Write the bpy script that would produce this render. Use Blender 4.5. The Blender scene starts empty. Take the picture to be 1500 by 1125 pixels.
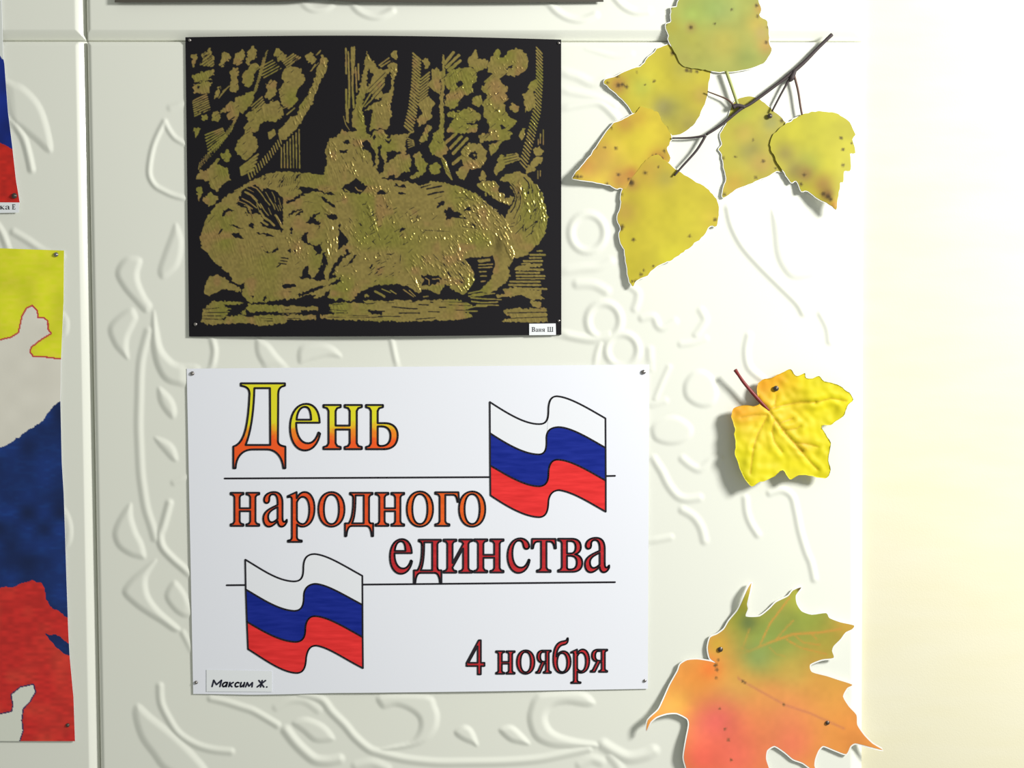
import bpy, math, random
import numpy as np
from mathutils import Vector
from mathutils.geometry import tessellate_polygon, delaunay_2d_cdt

# ------------------------------------------------------------------ camera
F_PX, DIST, PITCH = 1700.0, 0.75, math.radians(1.5)      # photograph frame 1500 x 1125
scn = bpy.context.scene
cam = bpy.data.objects.new('camera', bpy.data.cameras.new('camera'))
scn.collection.objects.link(cam)
cam.data.sensor_fit = 'HORIZONTAL'; cam.data.sensor_width = 36.0
cam.data.lens = 36.0 * F_PX / 1500.0
cam.data.clip_start = 0.01; cam.data.clip_end = 50
cam.location = (0, -DIST, 0)
cam.rotation_euler = (math.pi / 2 - PITCH, 0, 0)
scn.camera = cam

# ------------------------------------------------------------------ world, lamp, exposure
world = bpy.data.worlds.new('room_light'); scn.world = world
world.use_nodes = True
wb = world.node_tree.nodes['Background']
wb.inputs[0].default_value = (0.97, 1.0, 0.92, 1); wb.inputs[1].default_value = 0.34
lamp = bpy.data.objects.new('room_lamp', bpy.data.lights.new('room_lamp', 'POINT'))
scn.collection.objects.link(lamp)
lamp.location = (0.80, -0.58, 0.36)
lamp.data.energy = 61.0; lamp.data.shadow_soft_size = 0.11
lamp.data.color = (1.0, 0.985, 0.95)
vs = scn.view_settings
vs.view_transform = 'Standard'; vs.look = 'None'; vs.gamma = 1.0; vs.exposure = 0.0
vs.use_curve_mapping = False

# ------------------------------------------------------------------ helpers
C = scn.collection
def P(px, py, d=0.0):
    """point of the photograph's frame -> point standing d metres in front of the tile faces (plane y = 0)"""
    px = np.asarray(px, float); py = np.asarray(py, float); d = np.asarray(d, float) + 0 * px
    rx = px - 750.0; uy = 562.5 - py
    ry = F_PX * math.cos(PITCH) + uy * math.sin(PITCH)
    rz = -F_PX * math.sin(PITCH) + uy * math.cos(PITCH)
    t = (DIST - d) / ry
    return np.stack([t * rx, -d, t * rz], -1)
def lin(c):
    c = np.asarray(c, float) / 255.0
    return np.where(c <= 0.04045, c / 12.92, ((c + 0.055) / 1.055) ** 2.4)
def q(s, ox=0.0, oy=0.0, k=1.0):
    a = np.array([float(v) for v in s.replace(',', ' ').split()]).reshape(-1, 2)
    return a / k + np.array([ox, oy])
def smooth(pts, n=6, closed=False):
    p = np.asarray(pts, float); m = len(p)
    if closed: idx = lambda i: p[i % m]
    else: idx = lambda i: p[min(max(i, 0), m - 1)]
    out = []
    for i in range(m if closed else m - 1):
        a, b, c, e = idx(i - 1), idx(i), idx(i + 1), idx(i + 2)
        for t in np.linspace(0, 1, n, endpoint=False):
            out.append(0.5 * (2 * b + (c - a) * t + (2 * a - 5 * b + 4 * c - e) * t * t + (3 * b - a - 3 * c + e) * t ** 3))
    if not closed: out.append(p[-1])
    return np.array(out)
def vnoise(x, y, sc, seed=0):
    x = np.asarray(x, float) / sc + 1000.3; y = np.asarray(y, float) / sc + 1000.7
    xi = np.floor(x).astype(np.int64); yi = np.floor(y).astype(np.int64)
    fx = x - xi; fy = y - yi
    fx = fx * fx * (3 - 2 * fx); fy = fy * fy * (3 - 2 * fy)
    def h(i, j):
        n = (i * 374761393 + j * 668265263 + seed * 974634777) & 0x7fffffff
        n = ((n ^ (n >> 13)) * 1274126177) & 0x7fffffff
        return ((n ^ (n >> 16)) & 0xffff) / 65535.0
    return (h(xi, yi) * (1 - fx) + h(xi + 1, yi) * fx) * (1 - fy) + (h(xi, yi + 1) * (1 - fx) + h(xi + 1, yi + 1) * fx) * fy
def seg_dist(X, Y, pts, closed=False):
    p = np.asarray(pts, float)
    a = p if closed else p[:-1]
    b = np.roll(p, -1, 0) if closed else p[1:]
    best = np.full(X.shape, 1e18)
    for (x0, y0), (x1, y1) in zip(a, b):
        dx, dy = x1 - x0, y1 - y0
        L = dx * dx + dy * dy
        t = np.clip(((X - x0) * dx + (Y - y0) * dy) / L, 0, 1) if L > 0 else 0.0
        np.minimum(best, (X - x0 - t * dx) ** 2 + (Y - y0 - t * dy) ** 2, out=best)
    return np.sqrt(best)
def inside(X, Y, pts):
    p = np.asarray(pts, float); r = np.zeros(X.shape, bool)
    for (x0, y0), (x1, y1) in zip(p, np.roll(p, -1, 0)):
        if y0 == y1: continue
        r ^= ((y0 > Y) != (y1 > Y)) & (X < (x1 - x0) * (Y - y0) / (y1 - y0) + x0)
    return r

# ------------------------------------------------------------------ materials
MATS = {}
def mat(name, color=(0.8, 0.8, 0.8), rough=0.6, spec=0.5, metal=0.0, attr=None, bump=None, build=None):
    if name in MATS: return MATS[name]
    m = bpy.data.materials.new(name); m.use_nodes = True
    nt = m.node_tree; b = nt.nodes['Principled BSDF']
    b.inputs['Base Color'].default_value = (*color, 1)
    b.inputs['Roughness'].default_value = rough
    b.inputs['Specular IOR Level'].default_value = spec
    b.inputs['Metallic'].default_value = metal
    if attr:
        a = nt.nodes.new('ShaderNodeAttribute'); a.attribute_name = attr
        nt.links.new(a.outputs['Color'], b.inputs['Base Color'])
    if bump:
        sc, st, dist = bump
        g = nt.nodes.new('ShaderNodeNewGeometry')
        n = nt.nodes.new('ShaderNodeTexNoise'); n.inputs['Scale'].default_value = sc; n.inputs['Detail'].default_value = 3
        nt.links.new(g.outputs['Position'], n.inputs['Vector'])
        bp = nt.nodes.new('ShaderNodeBump'); bp.inputs['Strength'].default_value = st; bp.inputs['Distance'].default_value = dist
        nt.links.new(n.outputs['Fac'], bp.inputs['Height']); nt.links.new(bp.outputs['Normal'], b.inputs['Normal'])
    if build: build(nt, b)
    MATS[name] = m
    return m

# ------------------------------------------------------------------ object builders
def tag(o, label=None, cat=None, group=None, kind=None):
    if label: o['label'] = label
    if cat: o['category'] = cat
    if group: o['group'] = group
    if kind: o['kind'] = kind
    return o
def wloc(o):
    v = Vector(o.location)
    while o.parent: o = o.parent; v += Vector(o.location)
    return v
def mk(name, verts, faces, mats, parent=None, col=None, face_mat=None, shade=True, face_cam=False, origin=None):
    """one mesh object; verts in world space, its origin at the middle of them (or at origin)"""
    V = np.asarray(verts, float).reshape(-1, 3)
    org = np.array(origin, float) if origin is not None else (V.min(0) + V.max(0)) / 2
    F = faces
    me = bpy.data.meshes.new(name)
    if isinstance(F, np.ndarray):
        if face_cam and len(F):
            a, b, c = V[F[len(F) // 2][0]], V[F[len(F) // 2][1]], V[F[len(F) // 2][2]]
            if np.cross(b - a, c - a)[1] > 0: F = F[:, ::-1]
        me.vertices.add(len(V)); me.vertices.foreach_set('co', (V - org).astype(np.float32).ravel())
        k = F.shape[1]
        me.loops.add(F.size); me.loops.foreach_set('vertex_index', np.ascontiguousarray(F).astype(np.int32).ravel())
        me.polygons.add(len(F)); me.polygons.foreach_set('loop_start', np.arange(0, F.size, k, dtype=np.int32))
        me.update(calc_edges=True)
    else:
        if face_cam:
            G = []
            for f in F:
                a, b, c = V[f[0]], V[f[1]], V[f[2]]
                G.append(list(f)[::-1] if np.cross(b - a, c - a)[1] > 0 else list(f))
            F = G
        me.from_pydata((V - org).tolist(), [], [list(map(int, f)) for f in F])
        me.update()
    if shade: me.polygons.foreach_set('use_smooth', np.ones(len(me.polygons), bool))
    for m in (mats if isinstance(mats, (list, tuple)) else [mats]): me.materials.append(m)
    if face_mat is not None: me.polygons.foreach_set('material_index', np.asarray(face_mat, np.int32))
    if col is not None:
        at = me.color_attributes.new('Col', 'FLOAT_COLOR', 'POINT')
        c4 = np.ones((len(V), 4), np.float32); c4[:, :3] = col
        at.data.foreach_set('color', c4.ravel())
    o = bpy.data.objects.new(name, me); C.objects.link(o)
    o.location = Vector(org)
    if parent is not None:
        o.parent = parent; o.location = Vector(org) - wloc(parent)
    return o
def empty(name, loc):
    o = bpy.data.objects.new(name, None); o.empty_display_size = 0.02
    C.objects.link(o); o.location = Vector(loc); return o
def grid_faces(nx, ny):
    i = np.arange(nx - 1)[None, :] + np.arange(ny - 1)[:, None] * nx
    return np.stack([i, i + nx, i + nx + 1, i + 1], -1).reshape(-1, 4)
def solid(o, t):
    o.data.polygons.foreach_set('use_smooth', np.zeros(len(o.data.polygons), bool))
    m = o.modifiers.new('thickness', 'SOLIDIFY'); m.thickness = t; m.offset = -1.0
    return o
def ribbon(paths, w, dfun):
    """flat ink strokes of width w (frame units), round joints; paths = [(pts, closed)]"""
    V, Fq = [], []
    for pts, closed in paths:
        p = np.asarray(pts, float)
        n = len(p)
        for i in range(n if closed else n - 1):
            a, b = p[i], p[(i + 1) % n]
            t = b - a; L = math.hypot(*t)
            if L < 1e-6: continue
            nn = np.array([-t[1], t[0]]) / L * w / 2
            k = len(V); V += [a + nn, b + nn, b - nn, a - nn]; Fq.append([k, k + 1, k + 2, k + 3])
        for a in p:
            k = len(V)
            V += [a + w / 2 * np.array([math.cos(th), math.sin(th)]) for th in np.arange(6) * math.pi / 3]
            Fq.append([k + j for j in range(6)])
    V = np.array(V)
    return P(V[:, 0], V[:, 1], dfun(V[:, 0], V[:, 1])), Fq

# ================================================================== the wall and its embossed foam tiles
def wall_nodes(nt, b):
    g = nt.nodes.new('ShaderNodeNewGeometry')
    mp = nt.nodes.new('ShaderNodeMapping'); mp.inputs['Scale'].default_value = (14, 14, 60)
    n = nt.nodes.new('ShaderNodeTexNoise'); n.inputs['Scale'].default_value = 1.0; n.inputs['Detail'].default_value = 5
    r = nt.nodes.new('ShaderNodeValToRGB')
    r.color_ramp.elements[0].position = 0.30; r.color_ramp.elements[0].color = (0.70, 0.665, 0.485, 1)
    r.color_ramp.elements[1].position = 0.72; r.color_ramp.elements[1].color = (0.71, 0.68, 0.525, 1)
    nt.links.new(g.outputs['Position'], mp.inputs['Vector']); nt.links.new(mp.outputs['Vector'], n.inputs['Vector'])
    nt.links.new(n.outputs['Fac'], r.inputs['Fac']); nt.links.new(r.outputs['Color'], b.inputs['Base Color'])
m_wall = mat('cream_wallpaper', rough=0.85, spec=0.2, bump=(900, 0.15, 0.0004), build=wall_nodes)
m_tile = mat('white_foam_tile', (0.80, 0.815, 0.735), rough=0.18, spec=0.6, bump=(1600, 0.04, 0.0002))
WALL_Y = 0.008
wv = np.array([[-1.1, WALL_Y, -0.9], [1.1, WALL_Y, -0.9], [1.1, WALL_Y, 0.9], [-1.1, WALL_Y, 0.9],
               [-1.1, 0.10, -0.9], [1.1, 0.10, -0.9], [1.1, 0.10, 0.9], [-1.1, 0.10, 0.9]])
wall = mk('wall_back', wv, [[0, 1, 2, 3], [5, 4, 7, 6], [4, 5, 1, 0], [3, 2, 6, 7], [4, 0, 3, 7], [1, 5, 6, 2]], m_wall, shade=False)
tag(wall, 'cream papered wall carrying square white embossed foam tiles', kind='structure')

# relief drawing: ('L', points, half width, height mm) raised cords; ('S', outline, edge width, height mm) raised pads
RELIEF = [
 ('L', '241,178 232,195 224,215 219,240 219,258 227,272 240,280 256,287 274,291', 3.4, 1.5),
 ('L', '241,178 247,190 256,202 268,209 280,215', 3.4, 1.3),
 ('L', '250,158 262,154 276,150', 4.5, .8),
 ('S', '257,327 266,343 268,362 262,388 248,403 237,408 232,396 240,370 249,346', 8, 1.5),
 ('S', '189,376 207,380 203,400 205,415 214,435 222,448 213,458 196,441 180,422 170,402 176,385', 8, 1.8),
 ('S', '192,451 201,464 197,476 189,493 187,508 188,526 177,518 166,504 159,482 170,465', 8, 1.7),
 ('S', '225,455 231,480 237,508 248,524 262,533 292,537 292,566 258,564 240,556 229,538 223,515 221,490', 9, 2.1),
 ('L', '217,485 208,520 205,545 204,580 203,620 204,650 206,690 209,715 214,745 222,770 227,788', 5, 1.3),
 ('S', '232,567 246,577 255,590 258,606 252,613 240,601 232,585', 8, 1.7),
 ('S', '227,640 245,646 256,657 260,674 252,674 240,661 230,649', 7, 1.5),
 ('S', '191,737 194,758 201,780 209,796 213,817 200,817 185,811 171,799 166,780 175,757', 8, 1.8),
 ('L', '248,737 239,770 234,785 238,802 252,818 268,832 284,846', 4.6, 1.7),
 ('L', '255,707 268,701 285,694', 4, .9),
 ('S', '254,851 266,861 276,878 284,900 268,903 252,891 242,872', 7, 1.6),
 ('S', '229,820 216,845 216,864 222,879 236,896 263,920 255,925 235,912 214,899 195,885 180,868 190,850 210,832', 8, 1.9),
 ('L', '268,927 274,938 281,952', 4, 1.0),
 ('S', '202,1031 222,1048 247,1068 264,1083 286,1105 304,1128 300,1146 245,1131 222,1105 204,1079 195,1045', 10, 1.9),
 ('L', '234,1005 236,1030 248,1055 262,1075 285,1090 310,1098 338,1101', 4.5, 1.4),
 ('L', '309,1023 330,1028 352,1035 370,1041 388,1051 406,1062', 4.4, 1.4),
 ('L', '419,1070 432,1087 447,1102 462,1113 480,1115 497,1112', 6, 1.9),
 ('S', '428,1059 445,1051 466,1057 481,1068 490,1083 478,1087 460,1086 444,1073', 8, 1.7),
 ('L', '440,1016 470,1024 486,1043 505,1062 520,1080 540,1097 556,1103 575,1108 600,1113 640,1117 680,1117 740,1116 790,1112 830,1104 862,1097', 5, 1.6),
 ('L', '405,1036 425,1026 447,1027 466,1040', 5, .8),
 ('S', '556,1018 625,1018 639,1035 643,1053 637,1073 616,1091 575,1099 545,1101 570,1093 600,1086 613,1070 613,1053 600,1041 580,1034 560,1037', 8, 1.8),
 ('S', '667,1070 680,1063 692,1070 700,1092 690,1089 678,1084 668,1077', 7, 1.9),
 ('S', '731,1069 747,1063 761,1072 776,1090 760,1089 745,1084', 7, 1.9),
 ('S', '797,1014 783,1021 776,1035 773,1055 781,1079 798,1091 825,1096 873,1096 873,1088 845,1083 820,1076 806,1066 801,1050 810,1036 830,1031 862,1035 871,1028 850,1012', 9, 2.0),
 ('L', '884,1091 900,1101 921,1110 945,1106 957,1100', 7, 1.9),
 ('L', '895,1108 908,1125 915,1150', 6, 1.2), ('L', '850,1120 866,1112 880,1116', 6, 1.2), ('L', '522,1122 545,1118 566,1126', 6, 1.2),
 ('L', '309,490 314,512 312,530 307,545', 4.2, 1.4),
 ('S', '376,495 375,515 382,531 393,545 425,545 405,519 392,503', 7, 1.5),
 ('S', '440,508 470,503 489,509 500,523 480,522 455,528 438,532', 7, 1.4),
 ('L', '572,490 578,520 584,545', 3.6, 1.1),
 ('L', '815,487 845,494 870,497 892,492', 5.5, 1.7),
 ('L', '880,500 874,520 871,540', 4, 1.0),
 ('L', '820,105 845,112 868,122 888,117', 6, 1.2), ('L', '820,131 850,137 876,144 900,154', 5.5, 1.0), ('L', '820,159 850,153 874,150 887,156 903,172', 5.5, 1.4),
 ('L', '820,398 850,393 876,391 894,383', 6, 1.2), ('L', '846,416 870,417 888,426', 6, 1.3),
 ('R', '885,470 24 26', 5.2, 1.5), ('R', '912,513 23 24', 5, 1.5), ('R', '861,341 25 27', 5.2, 1.4),
 ('L', '922,418 934,428 934,440 930,452', 5, 1.1), ('L', '941,466 957,464 964,477 972,480 988,471', 5, 1.2),
 ('L', '952,512 953,540', 5, 1.0), ('L', '980,538 970,560 960,584', 4, .9),
 ('S', '1013,546 1028,542 1044,552 1052,574 1046,592 1032,597 1016,593 1003,581 1002,562', 7, 1.5),
 ('L', '998,504 1015,502 1033,496', 4.5, .9), ('L', '1027,455 1033,468 1027,480 1020,490', 5, 1.0),
 ('S', '953,625 968,614 985,609 1001,614 1014,626 1012,640 996,650 975,651 957,643', 7, 1.5), ('L', '955,593 974,587', 4.5, .9),
 ('L', '957,672 969,690 979,710 992,726 1006,731 1024,729', 5.2, 1.4),
 ('L', '1000,672 1012,682 1026,687 1042,674 1054,671', 5, 1.2),
 ('L', '1000,747 1016,757 1027,773 1032,792', 5.2, 1.3), ('L', '950,793 982,787', 4.5, 1.0),
 ('L', '1092,730 1094,750 1100,767 1110,783', 4.6, 1.3),
 ('L', '1128,722 1146,718 1160,727 1166,748 1172,778 1181,808 1188,825 1193,848', 4.6, 1.3),
 ('L', '1067,305 1073,330 1088,359 1113,388 1143,418 1168,443 1177,458', 5, 1.5),
 ('S', '1131,306 1150,330 1181,359 1195,380 1199,400 1180,408 1160,408 1147,396 1137,375 1133,345', 8, 1.5),
 ('L', '1097,492 1093,515 1098,539 1118,556', 4.8, 1.3), ('L', '1203,460 1213,480 1216,500', 4.8, 1.2),
 ('L', '950,90 985,70', 5, 1.0), ('L', '860,70 900,82 925,78', 4, .6),
 # under the pictures
 ('R', '560,330 90 90', 7, 1.6), ('R', '600,780 120 110', 7, 1.6), ('L', '330,120 420,200 500,210 610,140 760,160', 6, 1.5),
 ('L', '330,640 420,700 420,860 520,960 700,960', 6, 1.5), ('L', '700,580 820,640 880,760 840,900', 6, 1.5),
]
def bil(c, u, v):
    c = np.array(c, float)
    return (c[0] * ((1 - u) * (1 - v))[..., None] + c[1] * (u * (1 - v))[..., None] + c[2] * (u * v)[..., None] + c[3] * ((1 - u) * v)[..., None])
PRESSED = [[(271, 54), (822, 58), (822, 490), (277, 493)], [(273, 540), (951, 534), (949, 1009), (283, 1016)],
           [(-560, 344), (94, 370), (88, 600), (92, 730), (110, 1086), (-560, 1084)], [(-560, -200), (2, -88), (6, 94), (28, 312), (-560, 312)], [(168, -420), (884, -420), (884, 3), (168, 3)]]
def relief_height(X, Y, items):
    H = np.zeros(X.shape)
    for kind, s, w, h in items:
        if kind == 'R':
            cxy, rx, ry = s.split(); cx, cy = map(float, cxy.split(',')); rx, ry = float(rx), float(ry)
            th = np.arange(28) * 2 * math.pi / 28
            pts = np.stack([cx + rx * np.cos(th), cy + ry * np.sin(th)], -1); closed = True
        else:
            pts = smooth(q(s), 4, kind == 'S'); closed = kind == 'S'
        lo, hi = pts.min(0) - 2.2 * w, pts.max(0) + 2.2 * w
        iy, ix = np.where((X > lo[0]) & (X < hi[0]) & (Y > lo[1]) & (Y < hi[1]))
        if not len(ix): continue
        x, y = X[iy, ix], Y[iy, ix]
        d = seg_dist(x, y, pts, closed)
        if kind == 'S':
            sd = np.where(inside(x, y, pts), d, -d)
            t = np.clip((sd + 2.0) / (w + 2.0), 0, 1); hh = h * np.sin(t * math.pi / 2) ** 1.3
        else:
            t = np.clip(1 - d / (1.75 * w), 0, 1); hh = h * t * t * (3 - 2 * t)
        H[iy, ix] = np.maximum(H[iy, ix], hh)
    for quad in PRESSED:                      # the soft foam lies flatter where a sheet is pinned over it
        d = seg_dist(X, Y, np.array(quad), True); d = np.where(inside(X, Y, np.array(quad)), d, -d)
        t = np.clip((d + 12) / 20, 0, 1); H = H * (1 - .8 * t * t * (3 - 2 * t))
    return H * 0.66e-3
def tile(corners, us, vs_, items, name='tile'):
    u, v = np.meshgrid(us, vs_)
    xy = bil(corners, u, v); X, Y = xy[..., 0], xy[..., 1]
    H = relief_height(X, Y, items)
    c = np.array(corners, float)
    wd = np.linalg.norm(c[1] - c[0]); hg = np.linalg.norm(c[3] - c[0])
    def bev(e, r, dep):
        t = np.clip(1 - e / r, 0, 1); return dep * t ** 1.15
    dl, dr, dt, db = u * wd, (1 - u) * wd, v * hg, (1 - v) * hg
    E = np.minimum(np.minimum(dl, dr), np.minimum(dt, db))
    H = H * np.clip((E - 6) / 10, 0, 1) - np.maximum(np.maximum(bev(dl, 5, .0014), bev(dr, 16, .0042)), np.maximum(bev(dt, 5, .0014), bev(db, 16, .0042)))
    H = H + 0.00018 * (vnoise(X, Y, 120, 3) - .5)
    ny, nx = X.shape
    V = P(X.ravel(), Y.ravel(), H.ravel())
    Fq = grid_faces(nx, ny)
    ring = np.concatenate([np.arange(nx), nx * np.arange(1, ny) + nx - 1, nx * (ny - 1) + np.arange(nx - 2, -1, -1), nx * np.arange(ny - 2, 0, -1)])
    B = V[ring].copy(); B[:, 1] = WALL_Y - 0.0002
    k = len(V); m = len(ring); j = np.arange(m); jn = (j + 1) % m
    S = np.stack([ring[j], ring[jn], k + jn, k + j], -1)
    Fall = np.concatenate([Fq, S]); 
    V = np.concatenate([V, B])
    a, b, cc = V[Fq[0][0]], V[Fq[0][1]], V[Fq[0][2]]
    if np.cross(b - a, cc - a)[1] > 0: Fall = Fall[:, ::-1]
    return mk(name, V, Fall, m_tile, wall)
def dense(a, b, n, extra):
    return np.unique(np.concatenate([np.linspace(a, b, n)] + extra + [np.array([0., .002, .004, .006, .008, .010, .012, .988, .990, .992, .994, .996, .998, 1.])]))
MAIN = [(128.2, 61), (1264.5, 62), (1262, 1196), (149.5, 1197)]
tile(MAIN, dense(0, 1, 560, []), dense(0, 1, 560, []), RELIEF)
def shifted(dx, dy, keep):
    out = []
    for k, s, w, h in RELIEF:
        if k == 'R':
            cxy, rx, ry = s.split(); cx, cy = map(float, cxy.split(','))
            cx += dx; cy += dy
            if keep(cx, cy): out.append((k, '%f,%f %s %s' % (cx, cy, rx, ry), w, h))
        else:
            p = q(s) + np.array([dx, dy])
            if all(keep(*a) for a in p): out.append((k, ' '.join('%f,%f' % tuple(a) for a in p), w, h))
    return out
LEFT = shifted(-1136, 0, lambda x, y: x < -12) + [
 ('S', '4,118 20,121 36,128 57,150 69,178 77,216 70,223 52,207 32,190 12,170', 9, 1.9),
 ('L', '10,172 22,184 34,202 41,225 46,248', 4.6, 1.7),
 ('L', '-14,318 2,340 12,366', 4.6, 1.5), ('L', '20,340 40,352 64,368 90,376', 4.6, 1.3),
 ('S', '86,456 97,462 101,474 98,490 88,492', 7, 1.4), ('S', '88,742 99,750 106,772 104,794 94,800', 7, 1.4)]
tile([(-1010, 60.5), (126.6, 60.8), (147.9, 1197), (-986, 1200)], dense(0, 1, 150, [np.linspace(.86, 1, 110)]), dense(0, 1, 520, []), LEFT)
TOP = shifted(0, -1136, lambda x, y: y < -8) + [
 ('L', '440,-4 448,8 460,14 476,12 486,6', 4.6, 1.2), ('L', '512,-6 522,12 538,22 556,24 574,16', 4.8, 1.4),
 ('L', '803,2 815,16 832,26 852,29 872,22', 4.8, 1.4), ('L', '898,-8 912,8 930,17 950,16', 4.8, 1.4)]
tile([(107, -1080), (1270, -1085), (1264.5, 60.2), (128, 59.4)], dense(0, 1, 520, []), dense(0, 1, 150, [np.linspace(.93, 1, 60)]), TOP)
tile([(-1036, -1076), (105.5, -1080), (126.4, 59.3), (-1010, 59)], dense(0, 1, 150, [np.linspace(.86, 1, 80)]), dense(0, 1, 150, [np.linspace(.93, 1, 60)]), shifted(-1136, -1136, lambda x, y: x < -10 and y < -8))

# ================================================================== black engraving card with gold scratched drawing
class Raster:
    """a drawing held as a mask over a rectangle of the card, ss samples per frame unit"""
    def __init__(s, x0, y0, x1, y1, ss):
        s.x0, s.y0, s.ss = x0, y0, ss
        s.w, s.h = int((x1 - x0) * ss), int((y1 - y0) * ss)
        s.X, s.Y = np.meshgrid(x0 + (np.arange(s.w) + .5) / ss, y0 + (np.arange(s.h) + .5) / ss)
        j = 1.8
        s.WX = s.X + j * (vnoise(s.X, s.Y, 2.6, 11) - .5) * 2; s.WY = s.Y + j * (vnoise(s.X, s.Y, 2.6, 12) - .5) * 2
        s.a = np.zeros((s.h, s.w), np.float32)
    def box(s, p, pad):
        lo, hi = p.min(0) - pad, p.max(0) + pad
        i0, i1 = max(0, int((lo[0] - s.x0) * s.ss)), min(s.w, int((hi[0] - s.x0) * s.ss) + 2)
        j0, j1 = max(0, int((lo[1] - s.y0) * s.ss)), min(s.h, int((hi[1] - s.y0) * s.ss) + 2)
        return (slice(j0, j1), slice(i0, i1)) if i1 > i0 and j1 > j0 else None
    def fill(s, p, v=1.0):
        b = s.box(p, 4)
        if b: s.a[b][inside(s.WX[b], s.WY[b], p)] = v
    def line(s, p, w, v=1.0):
        b = s.box(p, w + 3)
        if not b: return
        d = seg_dist(s.X[b], s.Y[b], p)
        s.a[b][d < w / 2 * (0.75 + 0.5 * vnoise(s.X[b], s.Y[b], 4, 5))] = v
R_ = Raster(268, 48, 828, 498, 2)
A1, A2, A3, A4 = (260, 40, 5.0), (540, 40, 5.0), (260, 240, 4.3267), (540, 240, 4.3267)
A7, A8 = (440, 60, 5.625), (480, 200, 7.5)
def G(view, txt, v=1.0):
    for s in txt.strip().split('\n'):
        if s.strip(): R_.fill(q(s, *view), v)
def Lw(view, w, txt, v=1.0):
    for s in txt.strip().split('\n'):
        if s.strip(): R_.line(q(s, *view), w / view[2], v)
def hatch(view, n, a0, a1, b0, b1, w, v=1.0):
    """n strokes: the first from a0 to b0, the last from a1 to b1"""
    a0, a1, b0, b1 = map(np.array, (a0, a1, b0, b1))
    for i in range(n):
        t = i / max(1, n - 1)
        p = np.array([a0 * (1 - t) + a1 * t, b0 * (1 - t) + b1 * t])
        R_.line(p / view[2] + np.array(view[:2]), w / view[2], v)
def along(view, path, n, vec, w, v=1.0):
    """n parallel short strokes strung along a path"""
    p = np.array(path, float)
    L = np.r_[0, np.cumsum(np.hypot(*np.diff(p, axis=0).T))]
    for t in np.linspace(0, L[-1], n):
        c = np.array([np.interp(t, L, p[:, 0]), np.interp(t, L, p[:, 1])]); e = np.array(vec, float) / 2
        R_.line(np.array([c - e, c + e]) / view[2] + np.array(view[:2]), w / view[2], v)

# --- the wood behind, upper left
G(A1, '''105,200 140,195 145,225 130,250 130,295 110,290 108,250
180,200 245,150 250,200 270,230 260,280 200,290 160,270 185,240
320,190 350,175 390,205 375,240 340,260 330,290 305,280 320,240
430,190 480,160 495,200 480,250 440,280 405,270 420,235
505,180 560,135 585,175 575,220 545,240 520,275 500,250 515,210
715,165 745,150 770,180 800,205 785,235 740,255 730,215 708,205
935,210 980,185 1015,230 985,270 945,245
110,350 200,325 260,305 265,340 230,370 260,385 130,400 112,380
115,420 200,395 260,405 225,440 240,470 180,490 120,480
380,330 410,295 450,300 440,350 440,400 455,440 430,475 400,480 380,440 390,390
470,350 520,310 530,270 580,260 600,300 560,330 555,400 520,440 480,410
300,440 320,430 300,510 270,525 275,480
430,510 560,470 555,550 500,600 480,640 445,600 420,680 370,670 355,640 400,610 300,630 370,560 420,540
250,640 290,610 315,640 300,690 250,680
175,650 210,635 225,660 200,690 172,675
650,420 690,380 735,400 725,450 720,490 670,530 640,510 655,470
770,320 820,285 890,290 930,360 925,410 880,450 870,490 880,540 820,595 770,570 750,510 740,460 770,440 780,400 762,370
500,640 560,600 640,570 700,540 740,530 770,600 780,640 720,690 640,690 600,710 590,760 540,770 570,810 590,850 580,900 530,950 490,975 420,900 450,820 500,780 480,740 520,690
1060,200 1100,230 1095,300 1050,390 1000,500 990,560 940,630 890,720 830,780 790,830 740,800 740,760 800,700 830,650 880,640 890,590 940,520 1000,400 1020,310
660,770 710,745 725,780 680,825
120,740 165,735 150,790 125,820
320,930 370,895 395,940 370,985 330,970
140,1080 180,1050 200,1060 290,960 310,970 270,1020 370,1040 385,1120 220,1125 140,1110''')
R_.fill(q('150,425 170,432 160,445 145,440', *A1), 0)
hatch(A1, 8, (110, 540), (125, 650), (215, 490), (240, 600), 8)
hatch(A1, 5, (160, 250), (190, 320), (240, 190), (270, 260), 6, 0)
along(A1, [(645, 190), (610, 330), (565, 480)], 17, (34, -44), 4.5)
along(A1, [(450, 620), (400, 730), (300, 860), (160, 1010)], 24, (12, -64), 5)
along(A1, [(755, 830), (690, 920), (600, 1020), (525, 1090)], 15, (-14, -46), 8)
hatch(A1, 5, (590, 300), (630, 370), (700, 240), (760, 300), 7)
hatch(A1, 4, (770, 250), (800, 290), (850, 195), (900, 220), 10)
hatch(A1, 7, (200, 790), (230, 920), (330, 740), (360, 800), 9)
hatch(A1, 7, (760, 880), (890, 750), (762, 1030), (895, 1030), 7)
hatch(A1, 5, (460, 1030), (470, 1080), (590, 930), (560, 1040), 14)
hatch(A1, 4, (540, 580), (560, 640), (620, 510), (640, 560), 9)
hatch(A1, 3, (330, 470), (300, 520), (380, 430), (370, 440), 5)
Lw(A1, 7, '800,640 860,590\n760,600 830,570\n980,320 1010,270\n1020,200 1050,170')
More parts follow.
